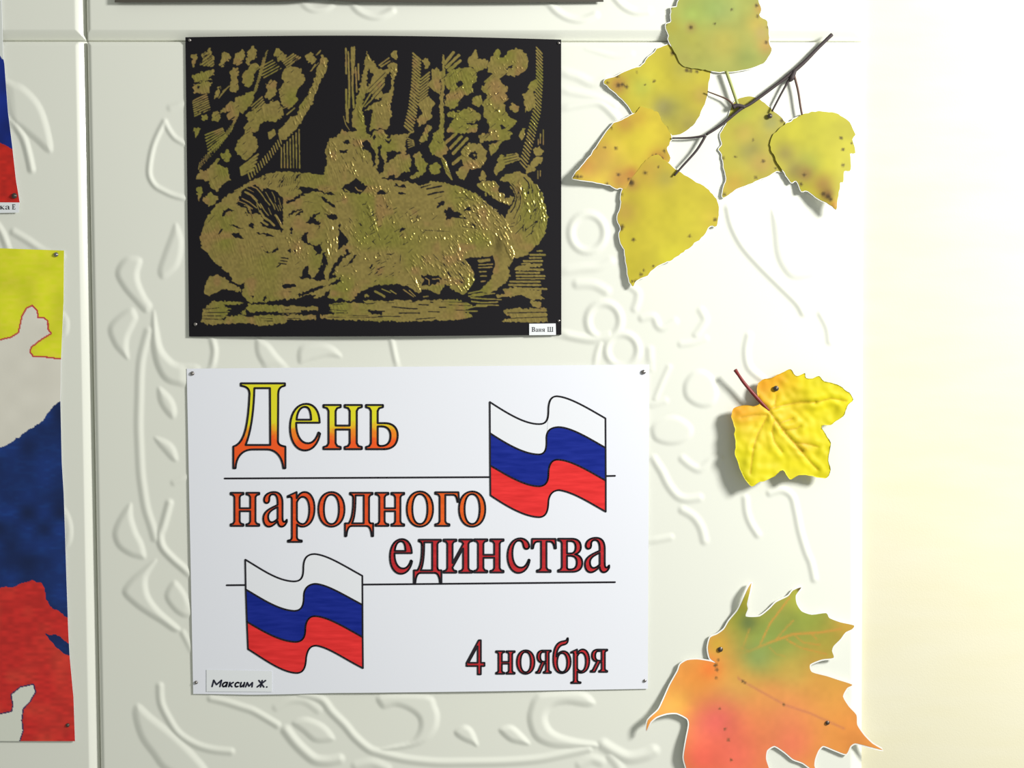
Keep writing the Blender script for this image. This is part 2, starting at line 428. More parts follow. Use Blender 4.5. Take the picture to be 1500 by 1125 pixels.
# --- tree trunk and the rabbit
Lw(A7, 11, '375,60 375,160 378,270\n478,190 480,320\n455,220 462,350 465,420\n390,560 395,670')
Lw(A7, 14, '395,90 400,250 405,400 400,550\n445,50 440,200\n432,240 430,400 440,550\n378,400 380,560 386,660')
Lw(A7, 22, '428,60 425,150 434,260')
Lw(A7, 5, '355,620 375,690 405,735\n548,85 546,110\n80,250 150,180\n130,115 160,95')
G(A7, '''545,105 560,120 590,160 630,200 640,240 600,265 575,255 570,215 555,250 545,350 555,380 530,430 510,510 505,560 520,620 535,700 540,750 470,745 440,710 425,620 440,580 460,530 460,490 480,420 510,290 530,200
600,265 640,240 720,235 735,255 690,310 690,370 665,400 680,440 640,480 590,470 590,430 545,420 560,380 580,330 600,300
720,200 750,170 790,190 800,230 785,280 770,330 765,400 760,460 745,500 740,560 755,600 740,640 735,700 710,735 650,720 570,740 580,660 590,600 600,570 570,560 530,580 560,540 620,510 670,490 680,435 730,420 750,390 755,320 740,260 720,240
745,110 770,75 800,90 795,150 770,145 755,125
205,920 210,860 250,805 300,785 345,735 400,750 470,745 540,755 570,770 580,800 610,740 680,735 715,780 720,820 750,780 830,770 890,760 940,740 935,755 880,790 865,860 870,920 850,960 910,990 905,1040 850,1070 800,1125 190,1125 200,1060 230,1010''')
Lw(A7, 10, '650,200 730,140\n665,212 738,165\n510,545 580,430\n530,540 600,470')
hatch(A7, 4, (560, 400), (600, 480), (700, 260), (690, 380), 7, 0)
G(A7, '''310,880 330,900 390,900 385,925 320,925
360,830 390,815 430,845 400,850 370,840
505,835 560,815 590,880 622,940 612,1050 595,1060 585,960 560,900 520,890
640,860 668,855 665,930 692,1000 682,1060 640,1090 622,1050 650,1000 638,930
700,910 760,900 835,920 800,945 740,990 705,1005 715,950
600,780 622,768 615,812 595,812
690,800 725,830 745,800 735,850 700,840''', 0)
hatch(A7, 5, (880, 800), (890, 880), (930, 820), (940, 860), 7)
# --- flowers on the right
along(A2, [(352, 215), (350, 330), (340, 480), (320, 620), (290, 745)], 24, (54, 48), 12)
along(A2, [(415, 355), (405, 470), (395, 540)], 9, (66, -54), 9)
G(A2, '''395,240 430,225 450,280 415,310
540,195 552,205 555,400 550,600 552,820 522,760 520,640 530,400
460,320 500,290 530,330 520,490 480,470 420,410 470,380
560,350 620,310 700,295 750,290 790,340 795,390 760,420 760,470 680,520 640,590 600,600 560,570 570,500 600,470 560,420
735,230 780,165 800,180 795,240 850,230 870,250 860,300 820,315 790,330 760,290 730,280
870,270 940,160 965,180 960,220 1010,210 1030,170 1090,155 1160,200 1170,260 1140,320 1060,360 1000,340 940,350 880,330
830,440 870,390 960,370 980,420 1020,440 1000,490 1020,520 990,560 1010,620 1030,660 1085,680 1070,720 1010,760 1050,770 1040,820 940,830 880,830 820,840 805,790 880,770 890,730 870,680 840,650 850,600 830,560 880,500 830,470
760,520 820,495 835,540 810,590 760,560
1040,570 1068,555 1098,580 1090,615 1060,625 1038,600
580,620 640,620 740,590 820,640 810,680 720,710 800,720 790,760 700,775 600,770 570,760 600,700 640,660 570,650
370,560 440,510 490,560 450,600 470,660 410,700 370,720 350,680 390,630
480,770 530,740 545,820 580,890 560,930 510,950 460,920 440,870 470,830
430,720 465,715 440,770 430,830 380,850 370,820 400,780
700,880 740,850 820,855 860,900 865,960 830,1020 770,1045 700,1030 680,970 680,910
640,1060 700,1000 740,1040 700,1120 650,1125
880,860 980,830 940,900 900,940 885,900
920,1060 960,930 1000,940 1090,920 1110,970 1020,1000 960,1060 930,1090
1125,490 1170,470 1180,400 1230,385 1240,430 1210,480 1220,560 1200,600 1150,620 1145,560
1105,800 1125,740 1145,740 1140,800 1120,825
1205,890 1250,872 1280,900 1265,935 1220,945
1150,1050 1210,960 1270,950 1280,980 1220,1020 1215,1055 1160,1070
985,1090 1080,1060 1160,1080 1170,1125 960,1125
440,1020 500,985 530,1020 510,1070 460,1075
330,940 370,910 400,960 430,1010 410,1060 340,1110 300,1100 370,1050 340,990
130,1040 240,940 290,930 310,980 270,1010 300,1050 200,1080 150,1080
810,1090 840,1045 860,1080 850,1125 815,1120''')
Lw(A2, 20, '560,265 620,185\n570,292 660,205\n585,315 672,245\n560,850 640,780\n600,885 680,800\n620,925 720,815\n620,1000 690,940')
along(A2, [(545, 960), (590, 1090)], 9, (40, 50), 9)
along(A2, [(1250, 170), (1252, 380), (1235, 600), (1180, 830), (1130, 1010)], 36, (44, 50), 9)
hatch(A2, 5, (850, 400), (900, 410), (930, 330), (1000, 340), 9)
hatch(A2, 4, (650, 560), (700, 580), (700, 500), (760, 520), 8, 0)
hatch(A2, 4, (985, 950), (1000, 1010), (1080, 930), (1110, 980), 7, 0)
Lw(A2, 6, '1258,780 1258,850\n1280,750 1280,860\n1243,820 1243,860\n1240,1050 1240,1110\n1258,1050 1258,1090')
G(A2, '''632,408 660,388 695,400 690,425 655,440 640,425
1005,305 1050,272 1068,275 1040,300 1015,312
740,910 775,905 800,930 790,965 760,975 735,950
505,835 525,838 518,858
960,725 985,715 1010,738 970,745
720,700 780,705 770,715 725,712''', 0)
R_.fill(q('760,930 785,935 775,955', *A2), 1)
hatch(A2, 4, (640, 640), (700, 690), (640, 655), (760, 690), 4, 0)
# --- the sleeping dog
G(A3, '''150,440 190,330 260,250 300,210 350,180 430,130 500,95 560,70 620,55 700,48 800,55 920,70 1000,20 1298,20 1298,770 1250,790 1160,810 1120,850 1090,870 1050,860 1020,850 1000,870 960,850 950,820 900,845 840,830 770,850 700,865 560,880 460,880 420,840 410,810 430,770 390,775 350,740 330,700 290,665 230,620 190,560 155,540 145,470
170,770 200,720 250,705 300,720 330,750 400,790 395,815 350,800 280,790 230,820 200,845 170,820
120,90 150,40 200,50 240,0 320,30 330,100 290,130 250,175 215,150 190,90
120,150 150,140 155,190 135,235 125,190
160,230 200,180 260,210 240,250 200,270''')
G(A4, '''0,90 250,110 330,140 400,110 480,120 600,150 680,190 760,260 820,300 860,345 900,280 930,220 910,160 880,100 900,60 960,50 1010,80 1060,130 1100,180 1115,250 1135,340 1110,460 1060,530 980,590 920,595 900,650 880,640 895,710 860,760 800,800 760,825 700,810 750,760 790,700 800,640 790,580 640,600 610,600 660,680 670,730 640,790 600,830 540,800 490,760 440,830 370,790 320,820 260,780 180,760 60,770 0,790
690,130 740,110 800,110 830,140 820,180 860,190 920,210 900,260 870,280 810,240 760,190 700,150''')
G(A8, '''810,430 850,370 880,400 920,380 980,330 1000,370 905,430 900,460 1000,460 1100,400 1190,415 1240,380 1300,430 1370,470 1400,400 1480,480 1480,535 1300,512 1180,490 1080,492 1000,522 890,502 880,460''', 0)
D1, D2, D3, D4 = (540, 240, 9.375), (680, 230, 9.375), (540, 340, 9.375), (680, 340, 9.375)
D5, D6, D7, D8 = (280, 230, 9.375), (400, 260, 9.375), (280, 340, 8.0375), (400, 350, 8.0375)
# dark hair on the crown with pale strands in it
G(D5, """640,600 700,480 780,400 900,380 960,470 1040,420 1170,470 1260,560 1260,1040 1180,1000 1080,980 990,960 950,900 1000,870 940,780 840,780 800,700 720,660 640,640
415,810 440,750 520,700 650,770 560,740 500,760 440,815
600,640 700,640 820,760 860,860 800,775 720,695
720,740 760,750 782,845 758,800
480,890 540,930 720,970 700,987 540,947
770,920 830,900 880,950 830,977
360,1050 400,1000 460,970 430,1020 380,1067
540,1040 650,1040 700,1090 720,1120 620,1120 560,1072
890,1030 1000,1050 1090,1060 1150,1102 1050,1082 920,1062
1300,600 1400,570 1500,500 1500,560 1400,610 1310,640""", 0)
Lw(D5, 13, """800,390 900,430 960,500 1020,590 1080,660
700,570 800,620 900,700
950,640 1010,740 1060,800
1080,580 1130,660 1150,720
640,600 740,640 840,710
860,560 960,700""")
Lw(D5, 26, "740,480 820,520 900,600\n950,740 1000,830 1080,880 1140,940\n1160,800 1205,880 1250,960\n980,890 1045,930")
Lw(D5, 8, "1150,640 1200,740\n1200,660 1230,740\n1140,540 1160,620\n1200,560 1240,700\n1020,480 1090,600\n760,430 860,480\n900,640 940,760\n1060,700 1100,790\n1110,480 1150,560")
Lw(D5, 9, "230,900 320,800\n690,470 760,420\n540,500 640,460\n600,420 700,390", 0)
hatch(D5, 11, (1180, 430), (1490, 350), (1225, 290), (1500, 230), 7, 0)
G(D6, """340,160 380,110 480,130 620,160 700,210 800,190 860,240 810,247 720,232 640,202 540,192 440,240 380,252 400,190
180,330 250,290 310,280 290,320 200,362
600,200 680,270 760,320 860,370 850,430 790,382 700,332 650,272
190,570 230,500 280,460 390,420 400,442 300,482 220,542
300,550 340,490 400,450 410,482 350,512
230,700 260,660 272,780 250,822
440,630 500,570 560,500 650,470 660,502 590,522 560,560 650,620 640,662 560,642
590,720 650,660 640,712
370,830 420,780 490,735 460,800 480,870 540,930 640,920 680,870 660,950 690,1010 600,1072 560,1090 600,1020 540,942 430,902
690,480 760,520 850,490 900,560 870,592 810,572 740,542
900,650 940,640 910,700 960,760 1000,830 1050,870 1000,930 930,970 900,1002 890,880
1000,970 1030,980 1077,1040 960,1112 930,1102 1000,1042
1210,382 1330,308 1240,384
205,990 240,980 242,1040 210,1042
290,1000 310,990 312,1040 295,1047
0,1000 60,950 77,970 40,1032 0,1037
1105,1090 1150,1045 1130,1092
1130,20 1150,0 1170,30 1300,130 1190,235 1060,220 930,160 1000,90""", 0)
Lw(D6, 13, "640,210 740,270 850,350\n980,160 1050,200\n1130,135 1170,180 1220,185")
Lw(D6, 7, "700,160 770,130\n740,200 800,160\n560,470 640,450\n410,340 470,330 560,350 620,350\n860,340 1000,300", 0)
G(D7, """840,210 900,230 980,230 1020,160 1027,212 960,247 880,242
1045,600 1110,640 1180,620 1245,610 1230,642 1120,662
565,610 640,605 600,672 550,642
690,740 740,740 730,792
838,800 880,738 892,772 870,822
740,818 860,832 960,800 1100,790 1286,780 1286,812 1050,832 900,862 760,852""", 0)
Lw(D7, 15, "1030,365 1120,378\n1060,300 1140,312\n1050,335 1130,345\n1010,412 1050,382", 0)
Lw(D7, 6, "690,510 740,490\n1225,385 1286,340\n1235,435 1286,415\n1100,700 1200,705\n820,170 850,175", 0)
G(D8, """578,170 612,160 642,280 602,370 602,430 622,480 520,502 478,460 530,380 568,300
300,460 350,400 380,330 420,300 417,400 470,450 570,470 550,502 460,472 350,467
805,180 812,260 742,340 702,420 762,430 640,502 658,420 698,330
858,130 880,113 917,165 860,212 810,222 858,180
810,332 900,270 960,178 992,173 932,272 850,327
640,550 720,490 800,438 792,480 812,490 720,542 660,552
270,662 420,600 560,560 640,540 562,592 430,642 340,682
0,715 200,722 340,690 500,652 510,692 570,680 625,620 672,600 650,685 720,705 745,745 850,702 875,742 910,742 985,695 1040,632 1130,580 1286,600 1286,740 1060,755 900,755 700,750 500,745 300,745 100,745 0,760
95,538 150,533 272,528 270,562 130,582
1140,342 1172,288 1177,312 1150,352
1225,362 1286,330 1286,345 1235,368""", 0)
G(D8, "1070,660 1180,650 1190,690 1110,692\n1180,620 1286,650 1286,690 1230,660\n1060,735 1160,725 1286,735 1286,750 1080,750\n480,690 510,655 640,580 640,605 560,680 520,692")
# the dog's back, flank and legs
G(D1, """100,390 170,358 282,395 190,432 120,412
245,200 270,160 382,148 350,192 310,192 290,222
330,312 370,270 430,300 480,273 512,322 380,317
360,372 410,353 400,377
390,402 450,388 522,400 500,422
918,592 960,538 1052,508 1040,552 950,607
1018,662 1090,600 1142,583 1140,640 1292,680 1250,712 1372,752 1150,742 1048,772 1070,700
1290,642 1340,598 1422,598 1390,642 1310,657
398,942 450,888 532,868 460,932
140,40 212,18 202,100 140,152 108,60""", 0)
Lw(D1, 26, "720,325 850,282\n800,345 1000,305\n815,425 900,402 1030,382", 0)
Lw(D1, 10, "900,480 1010,440\n870,770 940,710\n1180,470 1300,462 1430,500\n1280,860 1500,890\n1420,670 1500,680\n560,720 700,630\n420,745 470,715\n760,910 1100,930\n240,540 255,600\n110,560 130,590\n15,600 30,620\n220,1040 270,980", 0)
Lw(D1, 9, "760,300 900,260\n790,330 880,300\n860,440 980,400")
G(D2, """110,440 200,460 330,480 420,580 540,640 640,660 600,740 540,802 470,750 400,660 300,592 200,522
478,442 560,338 622,380 682,500 600,562 550,582 540,480
0,710 80,688 60,732 0,742
0,818 52,835 0,842
980,250 1010,330 900,270 940,330 870,240""", 0)
R_.fill(q("282,498 305,488 325,510 318,535 300,540", *D2), 1); R_.fill(q("300,508 312,512 306,524", *D2), 0)
Lw(D2, 20, "605,345 680,440 722,560 692,680 640,760\n820,280 880,350 900,430", 0)
Lw(D2, 12, "650,360 740,450 780,560 760,680 680,850\n700,430 765,520 770,640 720,760\n700,940 770,870\n700,1060 820,940\n850,1000 1000,880\n850,1100 960,1010\n640,920 700,900\n620,960 680,950", 0)
Lw(D2, 8, "850,430 870,520 820,680\n880,600 880,700 820,830\n980,560 960,720 900,850\n1030,600 1000,740 950,900\n920,380 950,460 940,560\n800,600 790,720 740,820\n1040,460 1060,560\n760,1000 850,900\n640,800 720,720\n940,640 920,740", 0)
Lw(D2, 5, "640,400 700,500 715,580\n690,420 760,520\n720,700 660,800\n760,740 710,840")
G(D3, """705,600 770,588 982,588 960,620 1012,620 990,652 980,692 840,737 720,732 760,660
0,770 90,710 250,730 420,760 560,840 620,890 556,770 600,768 690,842 720,800 800,800 860,850 970,872 1000,800 1070,770 1200,842 1180,902 1000,942 700,912 500,932 300,902 100,902 0,922""", 0)
Lw(D3, 12, "780,630 830,660 830,725\n880,645 970,640\n300,800 380,850\n560,800 640,880\n750,890 820,880\n480,790 620,890\n180,780 300,830")
Lw(D3, 26, "90,815 160,850 215,885")
Lw(D3, 12, "10,490 60,445\n120,510 220,470\n170,430 240,400\n240,305 300,300\n90,570 120,560\n530,720 590,722\n230,620 260,605\n550,280 600,230\n430,430 440,300\n690,660 720,700\n1030,650 1080,660\n80,680 110,655", 0)
G(D4, "690,345 800,350 980,200 1110,60 1340,60 1340,1125 480,1125 480,822 602,720 642,560 620,470", 0)
G(D4, "20,350 100,345 160,400 200,450 180,490 220,560 230,690 280,660 240,780 80,822 150,700 130,590 90,480 60,420", 0)
Lw(D4, 24, "910,310 1110,312\n820,398 1070,396\n720,602 1100,602\n715,556 1030,560\n630,680 1040,682\n615,725 1050,728\n815,776 1130,780\n900,514 1080,516")
Lw(D4, 16, "1000,260 1070,258\n900,355 1060,352\n720,642 1100,640\n790,436 900,430\n700,515 880,520")
G(D4, """700,512 720,470 880,440 1070,430 1070,470 900,482 880,532 720,522
540,792 620,760 810,760 810,800 870,790 1060,800 1050,870 1110,912 920,932 900,912 830,900 800,850 640,890 450,892 440,860 560,850
900,940 1060,960 1050,1030 930,1022
550,1097 700,1050 1110,1045 1150,1092 900,1110 700,1112""")
Lw(D4, 14, "60,840 230,805\n60,880 300,850 420,840\n90,900 300,920 510,925\n100,950 250,970 460,960\n80,1035 280,1000 470,1005\n0,1085 180,1085\n190,390 350,370\n200,450 390,440\n200,490 380,480\n210,545 300,540\n220,605 310,600\n230,680 290,670")
Lw(D4, 34, "210,405 340,385\n120,865 260,850\n180,1010 300,1010")
rnd = random.Random(4)
def hairs(view, poly, n, ang, spread, l0, l1, w, v, target=None):
    """n short hairs inside a polygon, at an angle (degrees, down to the right is positive)"""
    p = q(poly, *view); lo, hi = p.min(0), p.max(0); k = 0; tries = 0
    while k < n and tries < n * 30:
        tries += 1
        c = np.array([rnd.uniform(lo[0], hi[0]), rnd.uniform(lo[1], hi[1])])
        if not inside(np.array([c[0]]), np.array([c[1]]), p)[0]: continue
        a = math.radians(ang + rnd.uniform(-spread, spread)); l = rnd.uniform(l0, l1)
        e = np.array([math.cos(a), math.sin(a)]) * l / 2
        (target or R_).line(np.array([c - e, c + e]), w, rnd.uniform(.55, 1.0) if target else v); k += 1
hairs(D1, "0,600 600,560 1000,780 1250,900 700,1125 0,1125", 26, -38, 14, 3, 9, 1.2, 0)
hairs(D2, "0,450 440,700 560,900 200,1000 0,900", 22, 42, 12, 3, 8, 1.2, 0)
hairs(D3, "460,430 850,330 1250,300 1400,560 1300,760 900,480", 30, 52, 10, 3, 10, 1.1, 0)
hairs(D3, "0,100 400,60 430,600 0,650", 22, -30, 16, 2, 7, 1.2, 0)
hairs(D5, "900,250 1480,220 1480,480 1280,520 1100,420", 26, -58, 10, 3, 10, 1.1, 0)
hairs(D6, "880,400 1480,380 1480,1000 1100,1000", 16, 60, 14, 3, 8, 1.1, 0)
hairs(D2, "600,280 900,260 1080,560 1100,900 800,1100 640,900 760,600", 26, 105, 22, 4, 12, 1.2, 0)
hairs(A7, "230,830 500,770 560,1000 300,1100", 16, 62, 12, 3, 8, 1.1, 0)
# --- the ground
G(A3, """220,870 300,870 420,880 400,895 330,900 340,930 410,940 440,920 430,960 380,960 430,970 480,960 700,960 880,960 870,985 700,990 680,1010 540,1025 400,1005 330,1010 200,1020 150,1000 160,930 200,890
450,890 560,895 900,910 880,940 720,950 460,945 440,920
920,940 980,930 960,890 1060,880 1298,890 1298,1000 1100,990 920,980 900,960""")
G(A4, """0,890 60,880 170,862 300,870 420,862 560,862 620,880 660,900 640,915 600,935 640,950 660,975 560,985 400,992 200,1000 0,985
860,930 930,915 1130,920 1130,1000 1040,1005 840,1000 900,975 870,955""")
G(D7, "370,850 620,850 620,890 560,930 620,960 520,990 420,990 380,975 480,940 420,920 530,905 430,900\n750,930 1020,940 1020,980 880,975 720,990\n340,1020 420,1000 400,1050", 0)
Lw(D7, 10, "160,948 460,945\n150,985 380,988\n130,1020 360,1030\n150,910 330,890\n820,1010 960,1020\n860,1045 960,1048\n1140,1015 1286,1018\n1000,960 1286,950\n640,990 740,1000", 0)
Lw(D8, 9, "360,775 480,780\n0,875 330,870\n680,830 870,850\n700,870 880,870\n520,960 880,960\n880,900 1120,905\n140,830 190,830\n170,935 300,935\n640,920 860,925\n700,775 820,765\n900,925 1286,920", 0)
G(D8, "330,845 540,835 560,860 420,870 340,870\n550,800 650,790 650,830 720,885 560,900 540,870\n1060,840 1286,840 1286,900 1160,895 1150,860\n560,960 700,960 620,1000 500,985", 0)
Lw(D3, 20, "320,1025 560,1050 670,1052\n690,995 820,1000\n970,1032 1060,1032\n0,1090 220,1087\n420,1112 700,1112\n820,1092 970,1096\n850,962 885,968", 0)
Lw(D3, 11, "1180,1070 1340,1072\n250,970 350,972\n1000,955 1360,967\n0,985 70,980\n560,960 640,965\n1100,1000 1400,1010", 0)
Lw(A4, 7, "880,945 1130,940\n870,980 1130,970\n60,965 200,968\n300,985 420,975", 0)
# thin broken scratches in the shaded wood at the left
hairs(A1, "100,160 900,160 800,700 300,1100 100,1100", 110, -38, 8, 3, 10, 1.1, 0)
hairs(A2, "430,300 800,280 1080,420 1050,820 450,940", 50, -42, 10, 3, 10, 1.1, 0)
# raised burrs of the foil left by the scraper, catching the lamp
H_ = Raster(268, 48, 828, 498, 2)
for vw, poly, n, ang, sp, l0, l1 in (
 (D3, "460,430 600,320 850,330 1000,300 1200,100 1300,330 1450,600 1350,830 1150,780 960,500 850,480 480,560", 130, 54, 10, 2, 7),
 (D3, "680,60 1150,40 1350,70 1350,300 1200,250 1150,130 850,110", 46, 50, 12, 1.5, 4),
 (D3, "590,620 660,620 720,830 680,850", 10, 56, 6, 4, 9),
 (D1, "1150,300 1500,330 1500,1125 1200,1000 1250,800", 54, 48, 12, 2, 6),
 (D1, "0,300 300,300 300,560 0,500", 24, 55, 14, 1.5, 5), (D1, "300,700 900,650 1100,900 600,1100 300,1000", 26, 60, 14, 1.2, 3.5),
 (D2, "0,430 120,450 440,680 540,800 640,1000 680,1125 250,1125 0,900", 96, 52, 10, 2, 8),
 (D2, "1000,350 1100,560 1140,850 1060,900 1030,700 960,400", 34, 72, 10, 2, 7), (D2, "660,280 800,400 860,560 1000,600 900,800 820,600 740,420", 22, 62, 12, 2, 8),
 (D2, "200,330 420,340 540,480 660,560 640,650 500,640 300,480", 30, 58, 14, 1.5, 5),
 (D4, "520,0 680,270 660,400 600,300 540,100", 34, 62, 8, 3, 9), (D4, "100,0 300,60 400,200 340,200 150,60", 16, 52, 10, 2, 7), (D4, "0,400 120,640 40,800 0,780", 16, 58, 8, 2, 7),
 (D6, "1270,400 1340,420 1450,740 1400,740", 20, 64, 5, 4, 10), (D6, "900,600 1120,650 1120,850 980,700", 14, 55, 8, 2, 5), (D6, "640,380 800,470 770,490", 10, 54, 6, 3, 7),
 (D6, "680,700 880,680 860,1100 740,1100", 26, 80, 8, 2, 6), (D6, "150,700 450,900 500,1100 200,1000", 22, 66, 12, 1.5, 4), (D6, "1050,700 1480,800 1480,1120 1080,1120", 26, 62, 12, 1.5, 4), (D6, "880,150 1000,250 950,320", 8, 55, 8, 2, 5),
 (A7, "210,870 280,830 320,980 240,1000", 26, 64, 8, 2, 6), (A7, "330,1000 430,1000 480,1110 350,1060", 20, 62, 8, 2, 7), (A7, "460,780 500,840 530,960 500,970", 14, 66, 6, 3, 9),
 (A7, "460,530 500,560 520,660 490,660", 8, 60, 6, 3, 7), (A7, "540,100 580,160 560,160", 4, 55, 6, 3, 6), (A7, "740,190 795,230 770,300 750,290", 10, 60, 8, 2, 5), (A7, "640,760 700,750 700,820 650,840", 10, 60, 10, 2, 5), (A7, "640,480 740,480 740,600 650,600", 12, 62, 10, 2, 5),
 (A1, "1000,380 1060,210 1095,230 1085,310 1010,500 880,720 850,700 930,540", 34, 62, 8, 3, 7),
 (A2, "690,880 760,850 740,900 720,960 690,960", 14, 40, 12, 2, 5), (A2, "700,980 860,990 800,1040 720,1030", 14, 50, 12, 2, 5), (A2, "535,950 590,1000 600,1090 560,1050", 14, 52, 6, 3, 7),
 (A2, "600,300 780,300 780,760 600,760", 26, 55, 14, 1.2, 3), (A2, "860,180 1160,200 1100,340 900,330", 20, 55, 14, 1.2, 3), (A2, "850,400 1000,420 1010,800 860,800", 24, 55, 14, 1.2, 3), (A2, "1130,820 1230,640 1230,720 1140,1000", 16, 50, 6, 3, 7),
 (D5, "900,380 1060,420 1250,980 1150,800", 14, 62, 8, 3, 9), (D8, "250,60 300,60 400,260 280,240", 10, 70, 10, 1.5, 4), (D8, "700,300 1000,300 1000,700 720,600", 12, 55, 14, 1.2, 3)):
    hairs(vw, poly, n, ang, sp, l0, l1, rnd.uniform(1.1, 1.5), 1, H_)

CARD = [(271.5, 54.5), (822, 58), (822.3, 490.5), (277, 493)]
def card_d(px, py):
    u = (px - 275) / 545; v = (py - 55) / 437
    return 0.0011 + 0.0026 * np.sin(np.clip(u, 0, 1) * math.pi) * v ** 2 + 0.0005 * v + 0.0008 * np.sin(np.clip(u, 0, 1) * math.pi) * (1 - v)
nx, ny = 660, 528
u, v = np.meshgrid(np.linspace(0, 1, nx), np.linspace(0, 1, ny))
xy = bil(CARD, u, v); X, Y = xy[..., 0], xy[..., 1]
Y = Y - 4.0 * np.sin(u * math.pi) * (1 - v) ** 2 + 0.8 * np.sin(u * 3.3) * v
a = R_.a
ai = (a[0::2, 0::2] + a[1::2, 0::2] + a[0::2, 1::2] + a[1::2, 1::2]) / 4
def sample(arr, X, Y, x0, y0):
    fx = np.clip(X - x0 - .5, 0, arr.shape[1] - 1.001); fy = np.clip(Y - y0 - .5, 0, arr.shape[0] - 1.001)
    i, j = fx.astype(int), fy.astype(int); fx -= i; fy -= j
    return (arr[j, i] * (1 - fx) + arr[j, i + 1] * fx) * (1 - fy) + (arr[j + 1, i] * (1 - fx) + arr[j + 1, i + 1] * fx) * fy
M = np.clip((sample(ai, X, Y, 268, 48) - .5) * 1.5 + .5, 0, 1)
n1, n2, n3 = vnoise(X, Y, 34, 21), vnoise(X, Y, 17, 22), vnoise(X, Y, 3, 23)
g0, g1, g2 = np.array([154, 137, 78.]), np.array([143, 137, 66.]), np.array([164, 132, 84.])
t1 = np.clip((n1 - .42) * 2.2, 0, 1)[..., None]; t2 = np.clip((n2 - .70) * 3.2, 0, .8)[..., None]
gold = g0 * (1 - t1) + g1 * t1; gold = gold * (1 - t2) + g2 * t2
brown = np.exp(-((X - 730.5) / 6.0) ** 2 - ((Y - 358) / 17.0) ** 2)[..., None]        # a rubbed brown streak on the thigh
gold = gold * (1 - .25 * brown)
gold = gold * (0.93 + 0.14 * n3[..., None])
G_LIN = lin(gold) / 0.92
B_LIN = lin(np.array([20, 18, 23.])) * np.ones_like(gold)
col = B_LIN * (1 - M[..., None]) + G_LIN * M[..., None]
# fine grooves of the scraper running down to the right, and the burrs
s1 = vnoise(X * .90 - Y * .42, (X * .42 + Y * .90) / 7.0, 1.5, 31)
s2 = vnoise(X * .97 - Y * .24, (X * .24 + Y * .97) / 9.0, 1.7, 32)
amt = np.clip((vnoise(X, Y, 26, 33) - .35) * 2.2, 0.12, 1)
hb = H_.a; hb = (hb[0::2, 0::2] + hb[1::2, 0::2] + hb[0::2, 1::2] + hb[1::2, 1::2]) / 4
BUR = sample(hb, X, Y, 268, 48)
D = card_d(X, Y) + M * (-0.00005 + 0.00026 * amt * (np.maximum(s1, s2) ** 3) + 0.00062 * BUR)
m_card = mat('engraving_foil', rough=0.42, spec=0.22, attr='Col')
def foil(nt, b):
    a_ = nt.nodes.new('ShaderNodeAttribute'); a_.attribute_name = 'Gold'
    r = nt.nodes.new('ShaderNodeMapRange'); r.inputs['To Min'].default_value = 0.0; r.inputs['To Max'].default_value = 0.55
    nt.links.new(a_.outputs['Fac'], r.inputs['Value']); nt.links.new(r.outputs['Result'], b.inputs['Metallic'])
    r2 = nt.nodes.new('ShaderNodeMapRange'); r2.inputs['To Min'].default_value = 0.55; r2.inputs['To Max'].default_value = 0.27
    nt.links.new(a_.outputs['Fac'], r2.inputs['Value']); nt.links.new(r2.outputs['Result'], b.inputs['Roughness'])
foil(m_card.node_tree, m_card.node_tree.nodes['Principled BSDF'])
m_cardback = mat('black_card', lin(np.array([20, 18, 23.])), rough=0.6, spec=0.2)
ORG = P(548, 492, 0.004)
eng = empty('engraving_picture', ORG)
tag(eng, 'black card with a gold scratched drawing of a sleeping dog and a rabbit', 'picture')
cardo = mk('drawing', P(X.ravel(), Y.ravel(), D.ravel()), grid_faces(nx, ny), m_card, eng, col=col.reshape(-1, 3), face_cam=True)
at = cardo.data.attributes.new('Gold', 'FLOAT', 'POINT'); at.data.foreach_set('value', M.ravel().astype(np.float32))
cardo['label'] = 'gold foil drawing scratched out of a black coating'
# the stiff backing that gives the card its thickness
us, vv = np.meshgrid(np.linspace(0, 1, 24), np.linspace(0, 1, 20)); bxy = bil(CARD, us, vv); bx, by = bxy[..., 0], bxy[..., 1]
by = by - 4.0 * np.sin(us * math.pi) * (1 - vv) ** 2 + 0.8 * np.sin(us * 3.3) * vv
back = mk('backing_card', P(bx.ravel(), by.ravel(), card_d(bx, by).ravel() - 0.0002), grid_faces(24, 20), m_cardback, eng, face_cam=True)
solid(back, 0.0006)

